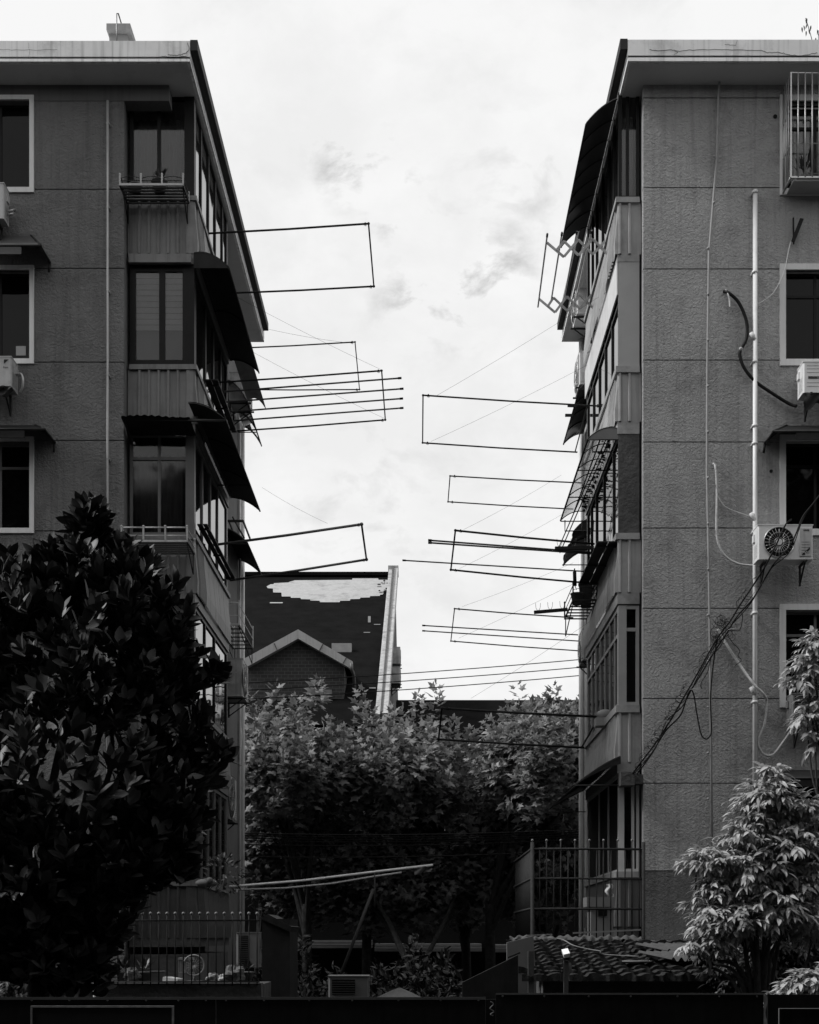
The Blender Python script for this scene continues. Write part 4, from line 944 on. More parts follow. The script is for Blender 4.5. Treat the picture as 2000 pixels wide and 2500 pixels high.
for k in range(16):
    x = rnd.uniform(1380, 1500); y = rnd.uniform(165, 300); w_ = rnd.uniform(12, 45)
    MB().quad(*[onroof(600+a/4.3125, 1380+b/4.3125, .045) for a, b in ((x, y), (x+w_, y-2), (x+w_, y+9), (x, y+10))]).build('loose_tile', M['roof_dark' if k % 2 else 'frame_mid'], fh, fix=False)
a = onroof(810, 1592, .05); b = onroof(862, 1570, .05)
m = MB().box(a.x, b.x+.0, a.y, a.y+.25, a.z-.2, a.z+.28); sk = m.build('skylight', M['conc_sill'], fh)
# gabled dormer
Yd = 44.0
dp_ = lambda x, y, Y=Yd: W(600+x/4.3125, 1380+y/4.3125, Y)
def dpoly(pts, y0, y1): 
    return [((600+x/4.3125-VX)/F*y0, CZ+(VY-(1380+y/4.3125))/F*y0) for x, y in pts]
dm = MB(); dm.prism(dpoly([(550, 770), (1035, 1060), (1035, 1900), (20, 1900), (20, 1060)], Yd+.35, 0), 'y', Yd+.35, 54)
dorm = dm.build('dormer', M['brick'], fh)
l1 = dpoly([(550, 675), (550, 772), (20, 1065), (-40, 1030), (-20, 985)], Yd, 0); l2 = dpoly([(552, 675), (1125, 1012), (1108, 1088), (552, 772)], Yd, 0)
dm = MB().prism(l1, 'y', Yd, Yd+.3); dm.build('fascia', M['metal_trim'], dorm)
dm = MB().prism(l2, 'y', Yd, Yd+.3); dm.build('fascia', M['metal_trim'], dorm)
dm = MB()
ap = dp_(551, 690); rl = dp_(1122, 1024); lf = dp_(-40, 1024)
for e in (rl, lf): dm.quad((ap.x, Yd+.3, ap.z), (e.x, Yd+.3, e.z), (e.x, 58, e.z), (ap.x, 58, ap.z))
dm.build('dormer_roof', M['roof_dark'], dorm, fix=False)
for fx_, fy_, tx_, ty_ in ((300, 822, 330, 890), (815, 828, 776, 900), (1063, 968, 1025, 1035)):
    dm = MB().beam(dp_(fx_, fy_, Yd-.01), dp_(tx_, ty_, Yd-.01), .02, .03); dm.build('trim_joint', M['conc_dark'], dorm)
MB().tube(smoothpath([dp_(1112, 1040), dp_(1118, 1100), dp_(1140, 1180, 44.5), dp_(1150, 1400, 45)]), .06, 6).build('downpipe', M['frame_mid'], dorm)
for k in range(1): pass
wv = MB().box(*sorted((dp_(630, 0).x, dp_(880, 0).x)), Yd+.2, Yd+.34, dp_(0, 1720).z, dp_(0, 1355).z); wv = wv.build('window', M['frame_dark'], dorm)
for (xa, xb, ya, yb, mt) in ((640, 768, 1372, 1445, 'grey_board'), (790, 870, 1372, 1445, 'grey_board'), (640, 750, 1462, 1700, 'board_r'), (795, 870, 1462, 1700, 'frame_mid')):
    MB().box(*sorted((dp_(xa, 0).x, dp_(xb, 0).x)), Yd+.17, Yd+.19, dp_(0, yb).z, dp_(0, ya).z).build('pane', M[mt], wv)
wv = MB().box(*sorted((dp_(200, 0).x, dp_(430, 0).x)), Yd+.2, Yd+.34, dp_(0, 1720).z, dp_(0, 1375).z).build('window', M['frame_dark'], dorm)
MB().box(*sorted((dp_(215, 0).x, dp_(310, 0).x)), Yd+.17, Yd+.19, dp_(0, 1700).z, dp_(0, 1390).z).build('pane', M['grey_board'], wv)
MB().box(*sorted((dp_(325, 0).x, dp_(420, 0).x)), Yd+.17, Yd+.19, dp_(0, 1700).z, dp_(0, 1390).z).build('pane', M['frame_mid'], wv)
m = MB()
for k in range(20): 
    q = dp_(640+k*13, 0); m.box(q.x, q.x+.03, Yd+.33, Yd+.352, dp_(0, 1340).z, dp_(0, 1290).z)
m.build('soldier_course', M['conc_sill'], dorm)
for i, (ya, yb, lab) in enumerate(((1586, 1618, 'upper of two grey units on the brick house gable end'), (1632, 1666, 'lower of two grey units on the brick house gable end'))):
    ac_unit(lab, (xr+.1+.02, 51.2, Z(yb, 50.6)), R(90), .9, .62, .34, mt='ac_old')

# second dark roofed house to the right
h2 = thing('dark_roofed_house', 'low house with a long plain black roof behind the right plane trees', 'house', (8, 50, 0))
r1 = W(985, 1709, 56); 
MB().quad((r1.x-.3, 56, r1.z), (40, 56, r1.z), (40, 45, 7.2), (r1.x-.3, 45, 7.2)).quad((r1.x-.3, 56, r1.z), (40, 56, r1.z), (40, 67, 7.2), (r1.x-.3, 67, 7.2)).build('roof', M['roof_dark'], h2, fix=False)
MB().box(r1.x, 40, 45.6, 66.4, 0, 7.1).build('wall', M['brick'], h2)
g_ = dpoly([(2050, 1700), (2300, 1930), (2300, 2100), (1800, 2100), (1800, 1930)], 44.4, 0)
MB().prism([((1068-VX)/F*44.4, Z(1775, 44.4)), ((1130-VX)/F*44.4, Z(1838, 44.4)), ((1100-VX)/F*44.4, Z(1838, 44.4)), ((1062-VX)/F*44.4, Z(1800, 44.4))], 'y', 44.4, 44.6).build('gable_trim', M['metal_trim'], h2)
MB().prism([((1068-VX)/F*44.4, Z(1785, 44.4)), ((1140-VX)/F*44.4, Z(1850, 44.4)), ((1140-VX)/F*44.4, Z(2100, 44.4)), ((1000-VX)/F*44.4, Z(2100, 44.4)), ((1000-VX)/F*44.4, Z(1850, 44.4))], 'y', 44.61, 52).build('dormer', M['brick'], h2)

# row of shops under the trees
sh = thing('shop_row', 'dark low shop row with pale canopy strips behind the tree trunks', 'building', (0, 43, 0))
MB().box(-9, 9, 42, 48, 0, 4.2).build('wall', M['ac_dark'], sh)
for (a, b, y0, y1) in ((708, 912, 2296, 2310), (915, 1180, 2304, 2322), (1190, 1420, 2306, 2324), (560, 700, 2298, 2312)):
    cn = MB()
    for k in range(3):
        z1 = Z(y0, 41)-(k)*.085; cn.box(X(a, 41), X(b, 41)-.05, 41-.02-k*.1, 42.0, z1-.065, z1)
    cn.build('canopy', M['shop_pale'], sh)
MB().box(-8, 8, 41.98, 41.995, .3, 2.5).build('shop_front', M['ac_dark'], sh)

# ------------------------------------------------------------------ foliage
def scatter(name, mt, tv, tf, mats, parent):
    """many copies of one small leaf as one crown mesh"""
    tv = np.array(tv, float); n_ = len(mats); k = len(tv)
    Rm = np.array([m[0] for m in mats]); T = np.array([m[1] for m in mats])-np.array(parent.get('_o', (0, 0, 0)))
    V = np.einsum('nij,kj->nki', Rm, tv)+T[:, None, :]
    V = V.reshape(-1, 3)
    loops = []; starts = []; tot = []
    fl = [list(f) for f in tf]; per = sum(len(f) for f in fl); flat = np.array([i for f in fl for i in f])
    L_ = (flat[None, :]+np.arange(n_)[:, None]*k).reshape(-1)
    cnt = np.array([len(f) for f in fl]); st = np.concatenate([[0], np.cumsum(cnt)[:-1]])
    S = (st[None, :]+np.arange(n_)[:, None]*per).reshape(-1)
    me = bpy.data.meshes.new(name); me.vertices.add(len(V)); me.vertices.foreach_set('co', V.reshape(-1))
    me.loops.add(len(L_)); me.loops.foreach_set('vertex_index', L_.astype(np.int32))
    me.polygons.add(len(S)); me.polygons.foreach_set('loop_start', S.astype(np.int32)); me.polygons.foreach_set('loop_total', np.tile(cnt, n_).astype(np.int32))
    me.update(calc_edges=True); me.validate()
    me.materials.append(mt); o = bpy.data.objects.new(name, me); COL.objects.link(o); o.parent = parent; return o
def basis(d, nrm, s, w_=1.0):
    d = d.normalized(); x = d.cross(nrm); x = x.normalized() if x.length > 1e-5 else d.orthogonal().normalized(); z = x.cross(d)
    return np.array([[x.x*s*w_, d.x*s, z.x*s], [x.y*s*w_, d.y*s, z.y*s], [x.z*s*w_, d.z*s, z.z*s]])
def rv(rnd, s=1.0): return Vector((rnd.gauss(0, s), rnd.gauss(0, s), rnd.gauss(0, s)))
# templates
def strip_leaf(ws, fold, curl):
    tv = []; n_ = len(ws)-1; tf = []
    for i, w_ in enumerate(ws):
        t = i/n_; z = -curl*t*t
        tv += [(-w_, t*(1-.15*curl*t), z+fold*w_), (0, t*(1-.15*curl*t), z), (w_, t*(1-.15*curl*t), z+fold*w_)]
    for i in range(n_):
        a = i*3; tf += [(a, a+1, a+4, a+3), (a+1, a+2, a+5, a+4)]
    return tv, tf
MAG = strip_leaf([.02, .1, .16, .2, .2, .13, .02], .3, -.1)
LAN = strip_leaf([.02, .13, .15, .1, .01], .3, .35)
st_ = []; ang = [-150, -115, -95, -62, -48, -22, 0, 22, 48, 62, 95, 115, 150]; rad = [.28, .42, .3, .62, .36, .5, 1.0, .5, .36, .62, .3, .42, .28]
rad = [.3, .55, .33, .85, .42, .62, 1.08, .62, .42, .85, .33, .55, .3]
ang = [-150, -120, -92, -62, -40, -20, 0, 20, 40, 62, 92, 120, 150]
PLT = ([(0, .12, 0)]+[(.62*r_*math.sin(R(a)), .3+.62*r_*math.cos(R(a)), -.12*abs(math.sin(R(a)))*r_+(.05 if i % 2 else -.04)) for i, (a, r_) in enumerate(zip(ang, rad))], [(0, i+1, i+2) for i in range(12)])
UP = Vector((0, 0, 1))
def limbs(parent, base, tips, r0, mt, rnd, name='trunk'):
    """tapered trunk with limbs to the tips"""
    m = MB(); top = base+Vector((rnd.uniform(-.1, .1), rnd.uniform(-.1, .1), (sum(t.z for t in tips)/len(tips)-base.z)*.5))
    m.tube(smoothpath([base, base.lerp(top, .5)+Vector((rnd.uniform(-.08, .08), 0, 0)), top]), r0, 9, r2=r0*.7)
    m.build(name, M[mt], parent)
    for i, t in enumerate(tips):
        a = base.lerp(top, rnd.uniform(.72, 1))
        MB().tube(smoothpath([a, a.lerp(t, .4)+Vector((0, 0, .25))+rv(rnd, .06), a.lerp(t, .75)+rv(rnd, .1), t]), r0*.45, 6, r2=r0*.1).build('limb', M[mt], parent)

# magnolia at left, behind the hoarding
YM = 15.5
mg = thing('magnolia_tree', 'dark broad-leaved magnolia filling the lower left of the view', 'tree', (X(250, YM), YM, 0))
rnd = random.Random(11); mats = []
EL = [(222, 1290, 28, 50, 60), (235, 1420, 120, 110, 90), (70, 1470, 150, 120, 120), (330, 1500, 150, 120, 110), (180, 1640, 260, 200, 190), (395, 1630, 100, 140, 100), (440, 1790, 72, 110, 55), (150, 1900, 330, 270, 250), (400, 1960, 105, 130, 85), (410, 2110, 60, 60, 40), (60, 2150, 260, 180, 200), (310, 2120, 140, 90, 100), (-120, 1650, 160, 260, 160), (-100, 2050, 200, 250, 180), (330, 1385, 45, 40, 18), (120, 1385, 45, 45, 20), (515, 1655, 22, 22, 8), (535, 1845, 20, 22, 8), (500, 1905, 30, 22, 10), (395, 2075, 80, 90, 60), (150, 2340, 140, 110, 120), (250, 2240, 90, 70, 60), (120, 2280, 130, 80, 90), (-40, 2300, 160, 110, 100), (200, 2200, 90, 60, 60)]
sc = YM/F; tips = []
for (cx, cy, rx, rz, wgt) in EL:
    c = W(cx, cy, YM); a, b, h = rx*sc, min(1.5, max(.25, rx*sc)), rz*sc
    for k in range(int(wgt*.95)):
        d = rv(rnd); d.normalize(); q = rnd.uniform(.55, 1.02)
        if d.y > .2 and rnd.random() < .6: d.y = -d.y
        p = c+Vector((d.x*a*q, d.y*b*q, d.z*h*q)); ax = (Vector((d.x*.7, d.y*.7, .9+.35*d.z))+rv(rnd, .22)).normalized()
        tips.append(p)
        nl = rnd.randint(6, 9); o1 = ax.orthogonal().normalized(); o2 = ax.cross(o1)
        for j in range(nl):
            ph = j*2.4+rnd.random(); op = R(rnd.uniform(22, 68)); rad_ = o1*math.cos(ph)+o2*math.sin(ph)
            dd = ax*math.cos(op)+rad_*math.sin(op); nn = (ax*math.sin(op)-rad_*math.cos(op))
            mats.append((basis(dd, nn+rv(rnd, .15), rnd.uniform(.16, .27), rnd.uniform(.9, 1.25)), tuple(p+ax*rnd.uniform(-.06, .03))))
scatter('crown', M['leaf_magnolia'], *MAG, mats, mg)
big = [W(x, y, YM) for x, y in ((225, 1330), (90, 1500), (350, 1560), (430, 1800), (0, 1800), (260, 1700), (150, 1950), (400, 2040))]
limbs(mg, Vector((X(90, YM), YM, 0)), big, .16, 'bark', rnd)

# pale tree at right
def pale_tree(label, base, EL, YT, seed, dens=.5, mt='leaf_pale', lsz=(.08, .17), grp='pale leaved trees at the right edge', bpx=None):
    rnd = random.Random(seed); t = thing('broadleaf_tree', label, 'tree', base, grp); mats = []; sc = YT/F
    for (cx, cy, rx, rz, wgt) in EL:
        c = W(cx, cy, YT); a, b, h = rx*sc, min(1.0, max(.2, rx*sc)), rz*sc
        for k in range(int(wgt*dens)):
            d = rv(rnd); d.normalize(); q = rnd.uniform(.45, 1.0)
            if d.y > .1 and rnd.random() < .5: d.y = -d.y
            p = c+Vector((d.x*a*q, d.y*b*q, d.z*h*q)); ax = (Vector((d.x, d.y*.9, .25+.3*d.z))+rv(rnd, .2)).normalized()
            L0 = rnd.uniform(.15, .32); n_ = rnd.randint(7, 12)
            for j in range(n_):
                u = j/n_; pos = p+ax*L0*(u-.4)+Vector((0, 0, -.1*u*u)); ph = j*2.4+rnd.random(); side = ax.cross(UP).normalized()*math.cos(ph)+UP*math.sin(ph)*.35
                dd = (side*.8+ax*(.35+u)+Vector((0, 0, -.35-.3*rnd.random()))).normalized()
                mats.append((basis(dd, (UP+ax*.5+rv(rnd, .25)), rnd.uniform(*lsz), rnd.uniform(.85, 1.2)), tuple(pos)))
    scatter('crown', M[mt], *LAN, mats, t)
    tp = [W(cx, cy, YT) for (cx, cy, rx, rz, wgt) in EL]
    limbs(t, Vector(base), tp, .07, 'bark', rnd); return t
pale_tree('pale leafy tree covering the lower right of the right block', (X(1850, 16), 16, 0),
    [(1885, 1885, 18, 25, 30), (1870, 1950, 70, 60, 120), (1945, 1975, 60, 45, 110), (1830, 2035, 60, 50, 90), (1930, 2060, 90, 60, 150), (1745, 2090, 60, 30, 90), (1700, 2105, 22, 18, 20), (1840, 2120, 90, 55, 140), (1960, 2130, 60, 60, 100), (1760, 2160, 50, 40, 70), (1720, 2225, 48, 40, 70), (1790, 2240, 80, 50, 110), (1890, 2210, 90, 60, 130), (1730, 2290, 40, 40, 60), (1690, 2305, 38, 14, 30), (1980, 2240, 50, 60, 80)], 16, 21, .85)
pale_tree('pale branch tree reaching in from the right over the third window', (X(2090, 17), 17, 0),
    [(1985, 1570, 22, 40, 30), (1975, 1620, 40, 40, 60), (1950, 1655, 25, 22, 25), (1990, 1720, 35, 30, 45), (1970, 1750, 30, 22, 30), (1990, 1800, 30, 28, 35), (2060, 1680, 60, 120, 90)], 17, 22, .62)
pale_tree('small pale bush just above the hoarding at the far right', (X(1960, 14.7), 14.7, 0),
    [(1960, 2400, 45, 35, 60), (1985, 2385, 30, 40, 40), (1910, 2425, 25, 16, 22), (2010, 2400, 40, 40, 40)], 14.7, 23, .6, lsz=(.1, .15))
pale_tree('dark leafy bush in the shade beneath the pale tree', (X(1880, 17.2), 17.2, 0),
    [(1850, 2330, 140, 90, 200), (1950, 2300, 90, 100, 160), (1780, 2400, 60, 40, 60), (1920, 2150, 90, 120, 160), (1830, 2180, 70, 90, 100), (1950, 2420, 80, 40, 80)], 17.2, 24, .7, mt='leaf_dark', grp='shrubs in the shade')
# sprig on the right roof
rs = thing('roof_weed', 'small leafy sprig growing on the right roof against the sky', 'plant', tuple(W(1985, 95, 24)))
mats = []; rnd = random.Random(2)
for (x, y) in ((1966, 48), (1972, 58), (1962, 62), (1975, 70), (1968, 75), (1958, 66), (1980, 62), (1995, 72), (1999, 82), (1992, 92), (2006, 78), (1970, 44)):
    mats.append((basis(Vector((rnd.uniform(-.6, .6), 0, -1)), Vector((rnd.uniform(-.5, .5), -1, .2)), .09, 1), tuple(W(x, y, 24))))
scatter('leaves', M['leaf_dark'], *LAN, mats, rs)
MB().tube(smoothpath([W(1990, 130, 24), W(1982, 95, 24), W(1972, 60, 24), W(1967, 44, 24)]), .007, 4).tube(smoothpath([W(1990, 130, 24), W(1998, 100, 24), W(1998, 74, 24)]), .007, 4).build('stem', M['bark'], rs)

# plane trees between the blocks and the houses
def plane_tree(label, base, cx, top, bot, rx, Y, seed, shoots, nl=13, mt='leaf_plane', spikes=(), ry=2.2, lf=(.26, .38)):
    rnd = random.Random(seed); t = thing('plane_tree', label, 'tree', base, 'plane trees in the passage'); mats = []
    c = W(cx, (top+bot)/2, Y); a = rx*Y/F; h = (bot-top)/2*Y/F
    def shoot(p, d, L_, n_, s0):
        for j in range(n_):
            u = j/n_; q = p+d*L_*u; ph = j*2.4+rnd.random(); o1 = d.orthogonal().normalized(); o2 = d.cross(o1); rad_ = o1*math.cos(ph)+o2*math.sin(ph)
            dd = (rad_*(1-.35*u)+d*(.15+.7*u)+Vector((0, 0, -.25))).normalized()
            mats.append((basis(dd, d*.5+Vector((0, -.55, .3))+rad_*.15+rv(rnd, .35), s0*(1-.35*u)*rnd.uniform(.85, 1.15), 1), tuple(q+rad_*.04)))
    for k in range(shoots):
        d = rv(rnd); d.normalize()
        if d.z < -.2 and rnd.random() < .3: d.z = -d.z
        if d.y > .2 and rnd.random() < .5: d.y = -d.y
        q = rnd.uniform(.35, 1.0)
        p = c+Vector((d.x*a*q, d.y*ry*q, d.z*h*q*(1-.12*abs(math.sin(d.x*5+seed)))))
        shoot(p, (Vector((d.x*.5, d.y*.5, .8))+rv(rnd, .3)).normalized(), rnd.uniform(.5, 1.0), nl, rnd.uniform(*lf))
    for (x, y, y2) in spikes:
        b_ = W(x, y2, Y-.6); e_ = W(x, y, Y-.6); shoot(b_, (e_-b_).normalized(), (e_-b_).length, 26, .42)
    scatter('crown', M[mt], *PLT, mats, t)
    tp = [c+Vector((a*.6*math.cos(k*2.1), ry*.5*math.sin(k*1.7), h*rnd.uniform(-.3, .7))) for k in range(6)]
    limbs(t, Vector(base), tp, .17, 'bark_plane', rnd)
    return t
plane_tree('left plane tree in front of the brick gable', (X(742, 36), 36, 0), 690, 1765, 2070, 170, 36, 31, 400, spikes=((672, 1668, 1790), (775, 1662, 1720), (880, 1682, 1810), (610, 1690, 1790), (722, 1700, 1800), (905, 1725, 1820), (640, 1720, 1800)))
plane_tree('middle plane tree below the pale roof verge', (X(900, 37), 37, 0), 950, 1785, 2080, 165, 37, 32, 380, spikes=((1065, 1668, 1800), (1020, 1690, 1810), (960, 1722, 1840), (985, 1730, 1840), (1105, 1755, 1860), (930, 1760, 1860), (1150, 1780, 1870)))
plane_tree('right plane tree against the low black roof', (X(1190, 36), 36, 0), 1325, 1740, 2070, 165, 36, 33, 400, spikes=((1352, 1672, 1790), (1300, 1712, 1820), (1385, 1715, 1820), (1270, 1735, 1840), (1240, 1790, 1880), (1410, 1725, 1830), (1325, 1700, 1800)))
plane_tree('shade-coloured plane tree low between the middle and right ones', (X(1130, 39), 39, 0), 1120, 1870, 2280, 190, 38.6, 34, 380, mt='leaf_plane_shaded')  # from here on, shade is put into a darker leaf colour
plane_tree('shade-coloured plane tree behind the left one beside the shops', (X(640, 40), 40, 0), 720, 1900, 2280, 220, 38.4, 35, 400, mt='leaf_plane_shaded')
plane_tree('low shade-coloured plane tree near the foot of the passage', (X(1010, 33), 33, 0), 960, 2060, 2310, 300, 37.5, 36, 420, mt='leaf_plane_shaded', ry=1.6)
plane_tree('low plane tree beside the iron cage, coloured for deep shade', (X(1330, 38), 38, 0), 1330, 1930, 2300, 190, 38, 37, 400, mt='leaf_plane_shaded')

# ------------------------------------------------------------------ ground level: hoarding, fences, sheds
YH = 14.0
hd = thing('site_hoarding', 'black riveted hoarding across the bottom, lower left and middle stretch', 'hoarding', (X(600, YH), YH, 0), 'black hoarding stretches')
zt = Z(2436, YH)
xs = [-9.0, X(527, YH), X(1186, YH)]
for a, b in zip(xs[:-1], xs[1:]): MB().box(a+.006, b-.006, YH, YH+.04, 0, zt).build('panel', M['hoarding'], hd)
MB().box(-9, xs[-1], YH-.012, YH-.002, zt-.02, zt+.008).build('top_edge', M['tin_mid'], hd)
def bolt(parent, px, py, Y): MB().ball((X(px, Y), Y-.005, Z(py, Y)), .012, 6, (1, .5, 1)).build('bolt', M['edge_pale'], parent)
for px in (78, 170, 263, 357, 436, 503, 552, 645, 755, 860, 973, 1076, 1168): bolt(hd, px, 2442, YH)
hr = thing('site_hoarding', 'slightly taller black hoarding stretch below the tiled shed', 'hoarding', (X(1500, 13.8), 13.8, 0), 'black hoarding stretches')
zt = Z(2426, 13.8)
MB().box(X(1211, 13.8), X(1864, 13.8), 13.8, 13.84, 0, zt).build('panel', M['hoarding'], hr)
MB().box(X(1211, 13.8), X(1864, 13.8), 13.788, 13.798, zt-.012, zt+.006).build('top_edge', M['tin_mid'], hr)
for px in (1227, 1329, 1438, 1540, 1654, 1756, 1848): bolt(hr, px, 2432, 13.8)
hp = thing('site_hoarding', 'short black hoarding stretch at the bottom right corner beside a pale-edged post', 'hoarding', (X(1950, 13.8), 13.8, 0), 'black hoarding stretches')
MB().box(X(1872, 13.8), 6, 13.75, 13.79, 0, Z(2428, 13.8)).build('panel', M['hoarding'], hp)
ep = MB().grid(lambda u, v: (X(1864+u*7, 13.75)+.012*math.sin(v*60)*u, 13.74, v*Z(2427, 13.75)), 2, 60); ep.build('post_edge', M['edge_pale'], hp)
MB().tube([(X(1905, 13.7), 13.74, 0), (X(1905, 13.7), 13.74, Z(2463, 13.7)), (5, 13.74, Z(2463, 13.7))], .01, 4).build('inner_frame', M['tin_mid'], hp)
tag(MB().tube(smoothpath([W(1198, 2445, 13.95), W(1205, 2452, 13.95), W(1197, 2462, 13.95), W(1206, 2470, 13.95), W(1198, 2476, 13.95), W(1204, 2480, 13.95)]), .007, 5).build('iron_scroll', M['clutter_mid'], origin=W(1200, 2470, 13.95)), 'small pale wrought scroll in the gap between two hoardings', 'ironwork')
tag(MB().box(X(1186, 14.1), X(1211, 14.1), 14.1, 14.14, 0, Z(2440, 14.1)).build('gate_post', M['hoarding'], origin=(X(1198, 14.1), 14.1, 0)), 'narrow black post closing the gap between two hoardings', 'post')
sg = thing('notice_board', 'blank dark board with a pale worn frame on the hoarding at bottom left', 'notice board', tuple(W(245, 2500, 13.9)))
z1_, z0_ = Z(2456, 13.9), Z(2560, 13.9); xa, xb = X(73, 13.9), X(423, 13.9)
MB().box(xa+.02, xb-.02, 13.93, 13.95, z0_, z1_-.02).build('board', M['sign_face'], sg)
fb = MB().box(xa, xb, 13.92, 13.96, z1_-.018, z1_).box(xa, xa+.018, 13.921, 13.959, z0_, z1_-.019).box(xb-.018, xb, 13.921, 13.959, z0_, z1_-.019); fb.build('frame', M['edge_pale'], sg)

# umbrella top
um = thing('patio_umbrella', 'pale canvas umbrella top peeping over the hoarding in the middle', 'umbrella', (X(975, 15), 15, 0))
MB().lathe((X(975, 15), 15, Z(2412, 15)), [(.02, 0), (.14, -.05), (.22, -.09), (.6, -.24)], 8).build('canopy', M['clutter_mid'], um)
MB().tube([(X(975, 15), 15, 0), (X(975, 15), 15, Z(2411, 15))], .018).build('pole', M['wood'], um)

# spiked fence, lower left
fe = thing('spiked_fence', 'thin iron fence with pale ball tips below the magnolia', 'fence', (X(400, 21), 17.5, 0))
yf = 17.5
for p in (2247, 2397): MB().tube([(X(165, yf), yf, Z(p, yf)), (X(634, yf), yf, Z(p, yf))], .012, 5).build('rail', M['iron'], fe)
for k in range(24):
    px = 168+k*20
    MB().tube([(X(px, yf), yf, Z(2405, yf)), (X(px, yf), yf, Z(2232, yf))], .009, 5).build('picket', M['iron'], fe)
    MB().ball((X(px, yf), yf, Z(2230, yf)), .022, 6).build('tip', M['clutter_pale'], fe)
MB().box(X(160, 17.6), X(640, 17.6), 17.52, 17.7, 0, Z(2400, 17.6)).build('plinth', M['conc_dark'], fe)
tag(MB().tube([W(231, 2240, 17.2), W(231, 2372, 17.2)], .032, 8).tube([W(231, 2372, 17.2), (X(231, 17.2), 17.2, 0)], .02, 8).build('standpipe', M['pipe_grey'], origin=(X(231, 17.2), 17.2, 0)), 'pale upright pipe behind the left end of the spiked fence', 'pipe')
# clutter behind the spiked fence on a low wall
lw = MB().box(X(130, 18.2), X(650, 18.2), 18.0, 18.8, 0, Z(2400, 18.2)).build('low_wall', M['conc_dark'], origin=(X(400, 18.2), 18.2, 0)); tag(lw, 'dark low wall carrying clutter behind the spiked fence', 'wall')
yb = 18.15; zb_ = Z(2400, 18.2)+.003
fn = thing('electric_fan', 'old round fan standing among clutter behind the spiked fence', 'fan', (X(475, yb), yb, zb_))
MB().tube([(X(475, yb), yb, zb_), (X(475, yb), yb, zb_+.12)], .02).box(X(475, yb)-.1, X(475, yb)+.1, yb-.08, yb+.08, zb_, zb_+.03).build('base', M['clutter_mid'], fn)
MB().tube([(X(475, yb)+.14*math.cos(a*.3142), yb-.05, zb_+.24+.14*math.sin(a*.3142)) for a in range(21)], .012, 5, cap=False).build('ring', M['clutter_pale'], fn)
m = MB()
for k in range(16): a = k*math.pi/8; m.tube([(X(475, yb), yb-.06, zb_+.24), (X(475, yb)+.14*math.cos(a), yb-.05, zb_+.24+.14*math.sin(a))], .004, 4)
m.build('guard', M['clutter_pale'], fn); MB().ball((X(475, yb), yb-.03, zb_+.24), .06, 8, (1, .5, 1)).build('motor', M['clay'], fn)
cr = thing('plastic_basket', 'slatted pale basket beside the old fan', 'basket', (X(450, 18.3), 18.35, zb_))
m = MB()
for k in range(9): m.box(X(437, 18.3)+k*.022, X(437, 18.3)+k*.022+.012, 18.25, 18.26, zb_+.14, zb_+.33)
m.box(X(436, 18.3), X(436, 18.3)+.2, 18.245, 18.43, zb_+.31, zb_+.34).box(X(436, 18.3), X(436, 18.3)+.2, 18.27, 18.43, zb_, zb_+.14); m.build('slats', M['clutter_pale'], cr)
def lump(label, cat, px, sz, mt, seed, h=1.0, nm='bag'):
    rnd = random.Random(seed); ph = [rnd.random()*6 for _ in range(6)]
    m = MB(); c = (X(px, yb), yb+rnd.uniform(-.02, .1), zb_+sz*h)
    def fn_(u, v):
        th = math.pi*v; a = 2*math.pi*u; r_ = sz*(1+.22*math.sin(3*a+ph[0])*math.sin(th)+.16*math.sin(5*th+ph[1]+2*a)+.1*math.sin(9*a+ph[2]))
        return (c[0]+r_*math.sin(th)*math.cos(a), c[1]+r_*math.sin(th)*math.sin(a)*.8, c[2]+r_*h*math.cos(th))
    m.grid(fn_, 22, 12, smooth=False)
    tag(m.build(nm, M[mt], origin=(c[0], c[1], zb_)), label, cat, 'clutter behind the spiked fence')
lump('crumpled grey bag left of the basket', 'bag', 318, .1, 'clutter_mid', 1); lump('pale crumpled bag right of the fan', 'bag', 520, .09, 'clutter_pale', 2, .7); lump('small white torn bag at the foot of the fence', 'bag', 545, .07, 'cloth', 3, .8)
lump('grey bag against the right end of the spiked fence', 'bag', 575, .13, 'clutter_mid', 5, .9)
bx = MB().cbox((X(383, yb), yb+.05, zb_+.075), (.2, .16, .15), Euler((0, 0, .2)).to_matrix()).cbox((X(383, yb), yb+.05, zb_+.155), (.21, .17, .012), Euler((0, 0, .2)).to_matrix()); tag(bx.build('carton', M['clutter_mid'], origin=(X(383, yb), yb, zb_)), 'small grey carton among the clutter left of the basket', 'box')
bx = MB().cbox((X(424, yb), yb-.02, zb_+.035), (.24, .16, .07), Euler((0, .12, -.4)).to_matrix()).cbox((X(424, yb), yb-.02, zb_+.072), (.2, .12, .008), Euler((0, .12, -.4)).to_matrix()); tag(bx.build('foam_tray', M['cloth'], origin=(X(424, yb), yb, zb_)), 'flat white foam tray lying in front of the basket', 'tray')
for i, (px, l_) in enumerate(((300, 'leafy pot at the left end of the clutter'), (350, 'pot with thin leaves near the carton'), (600, 'pot plant by the unit behind the spiked fence'))): pot(l_, X(px, 18.3), 18.35, zb_, .1, .13, .28, 'clay', 30+i, group='pot plants on the low wall')
m = MB(); rnd = random.Random(9)
bs = thing('balcony_plant', 'dark bushy plant and pale knotted bag on the lowest left balcony', 'plant', tuple(W(540, 2160, 22.6)))
mats = []
for k in range(170):
    d = rv(rnd); d.normalize(); p = W(548, 2135, 22.6)+Vector((d.x*.28, d.y*.28, d.z*.3)); mats.append((basis((d+rv(rnd, .4)+Vector((0, 0, .3))), rv(rnd)+UP, rnd.uniform(.08, .14), 1), tuple(p)))
scatter('leaves', M['leaf_dark'], *LAN, mats, bs); MB().tube([W(548, 2172, 22.6), W(548, 2135, 22.6)], .03).build('stem', M['bark'], bs)
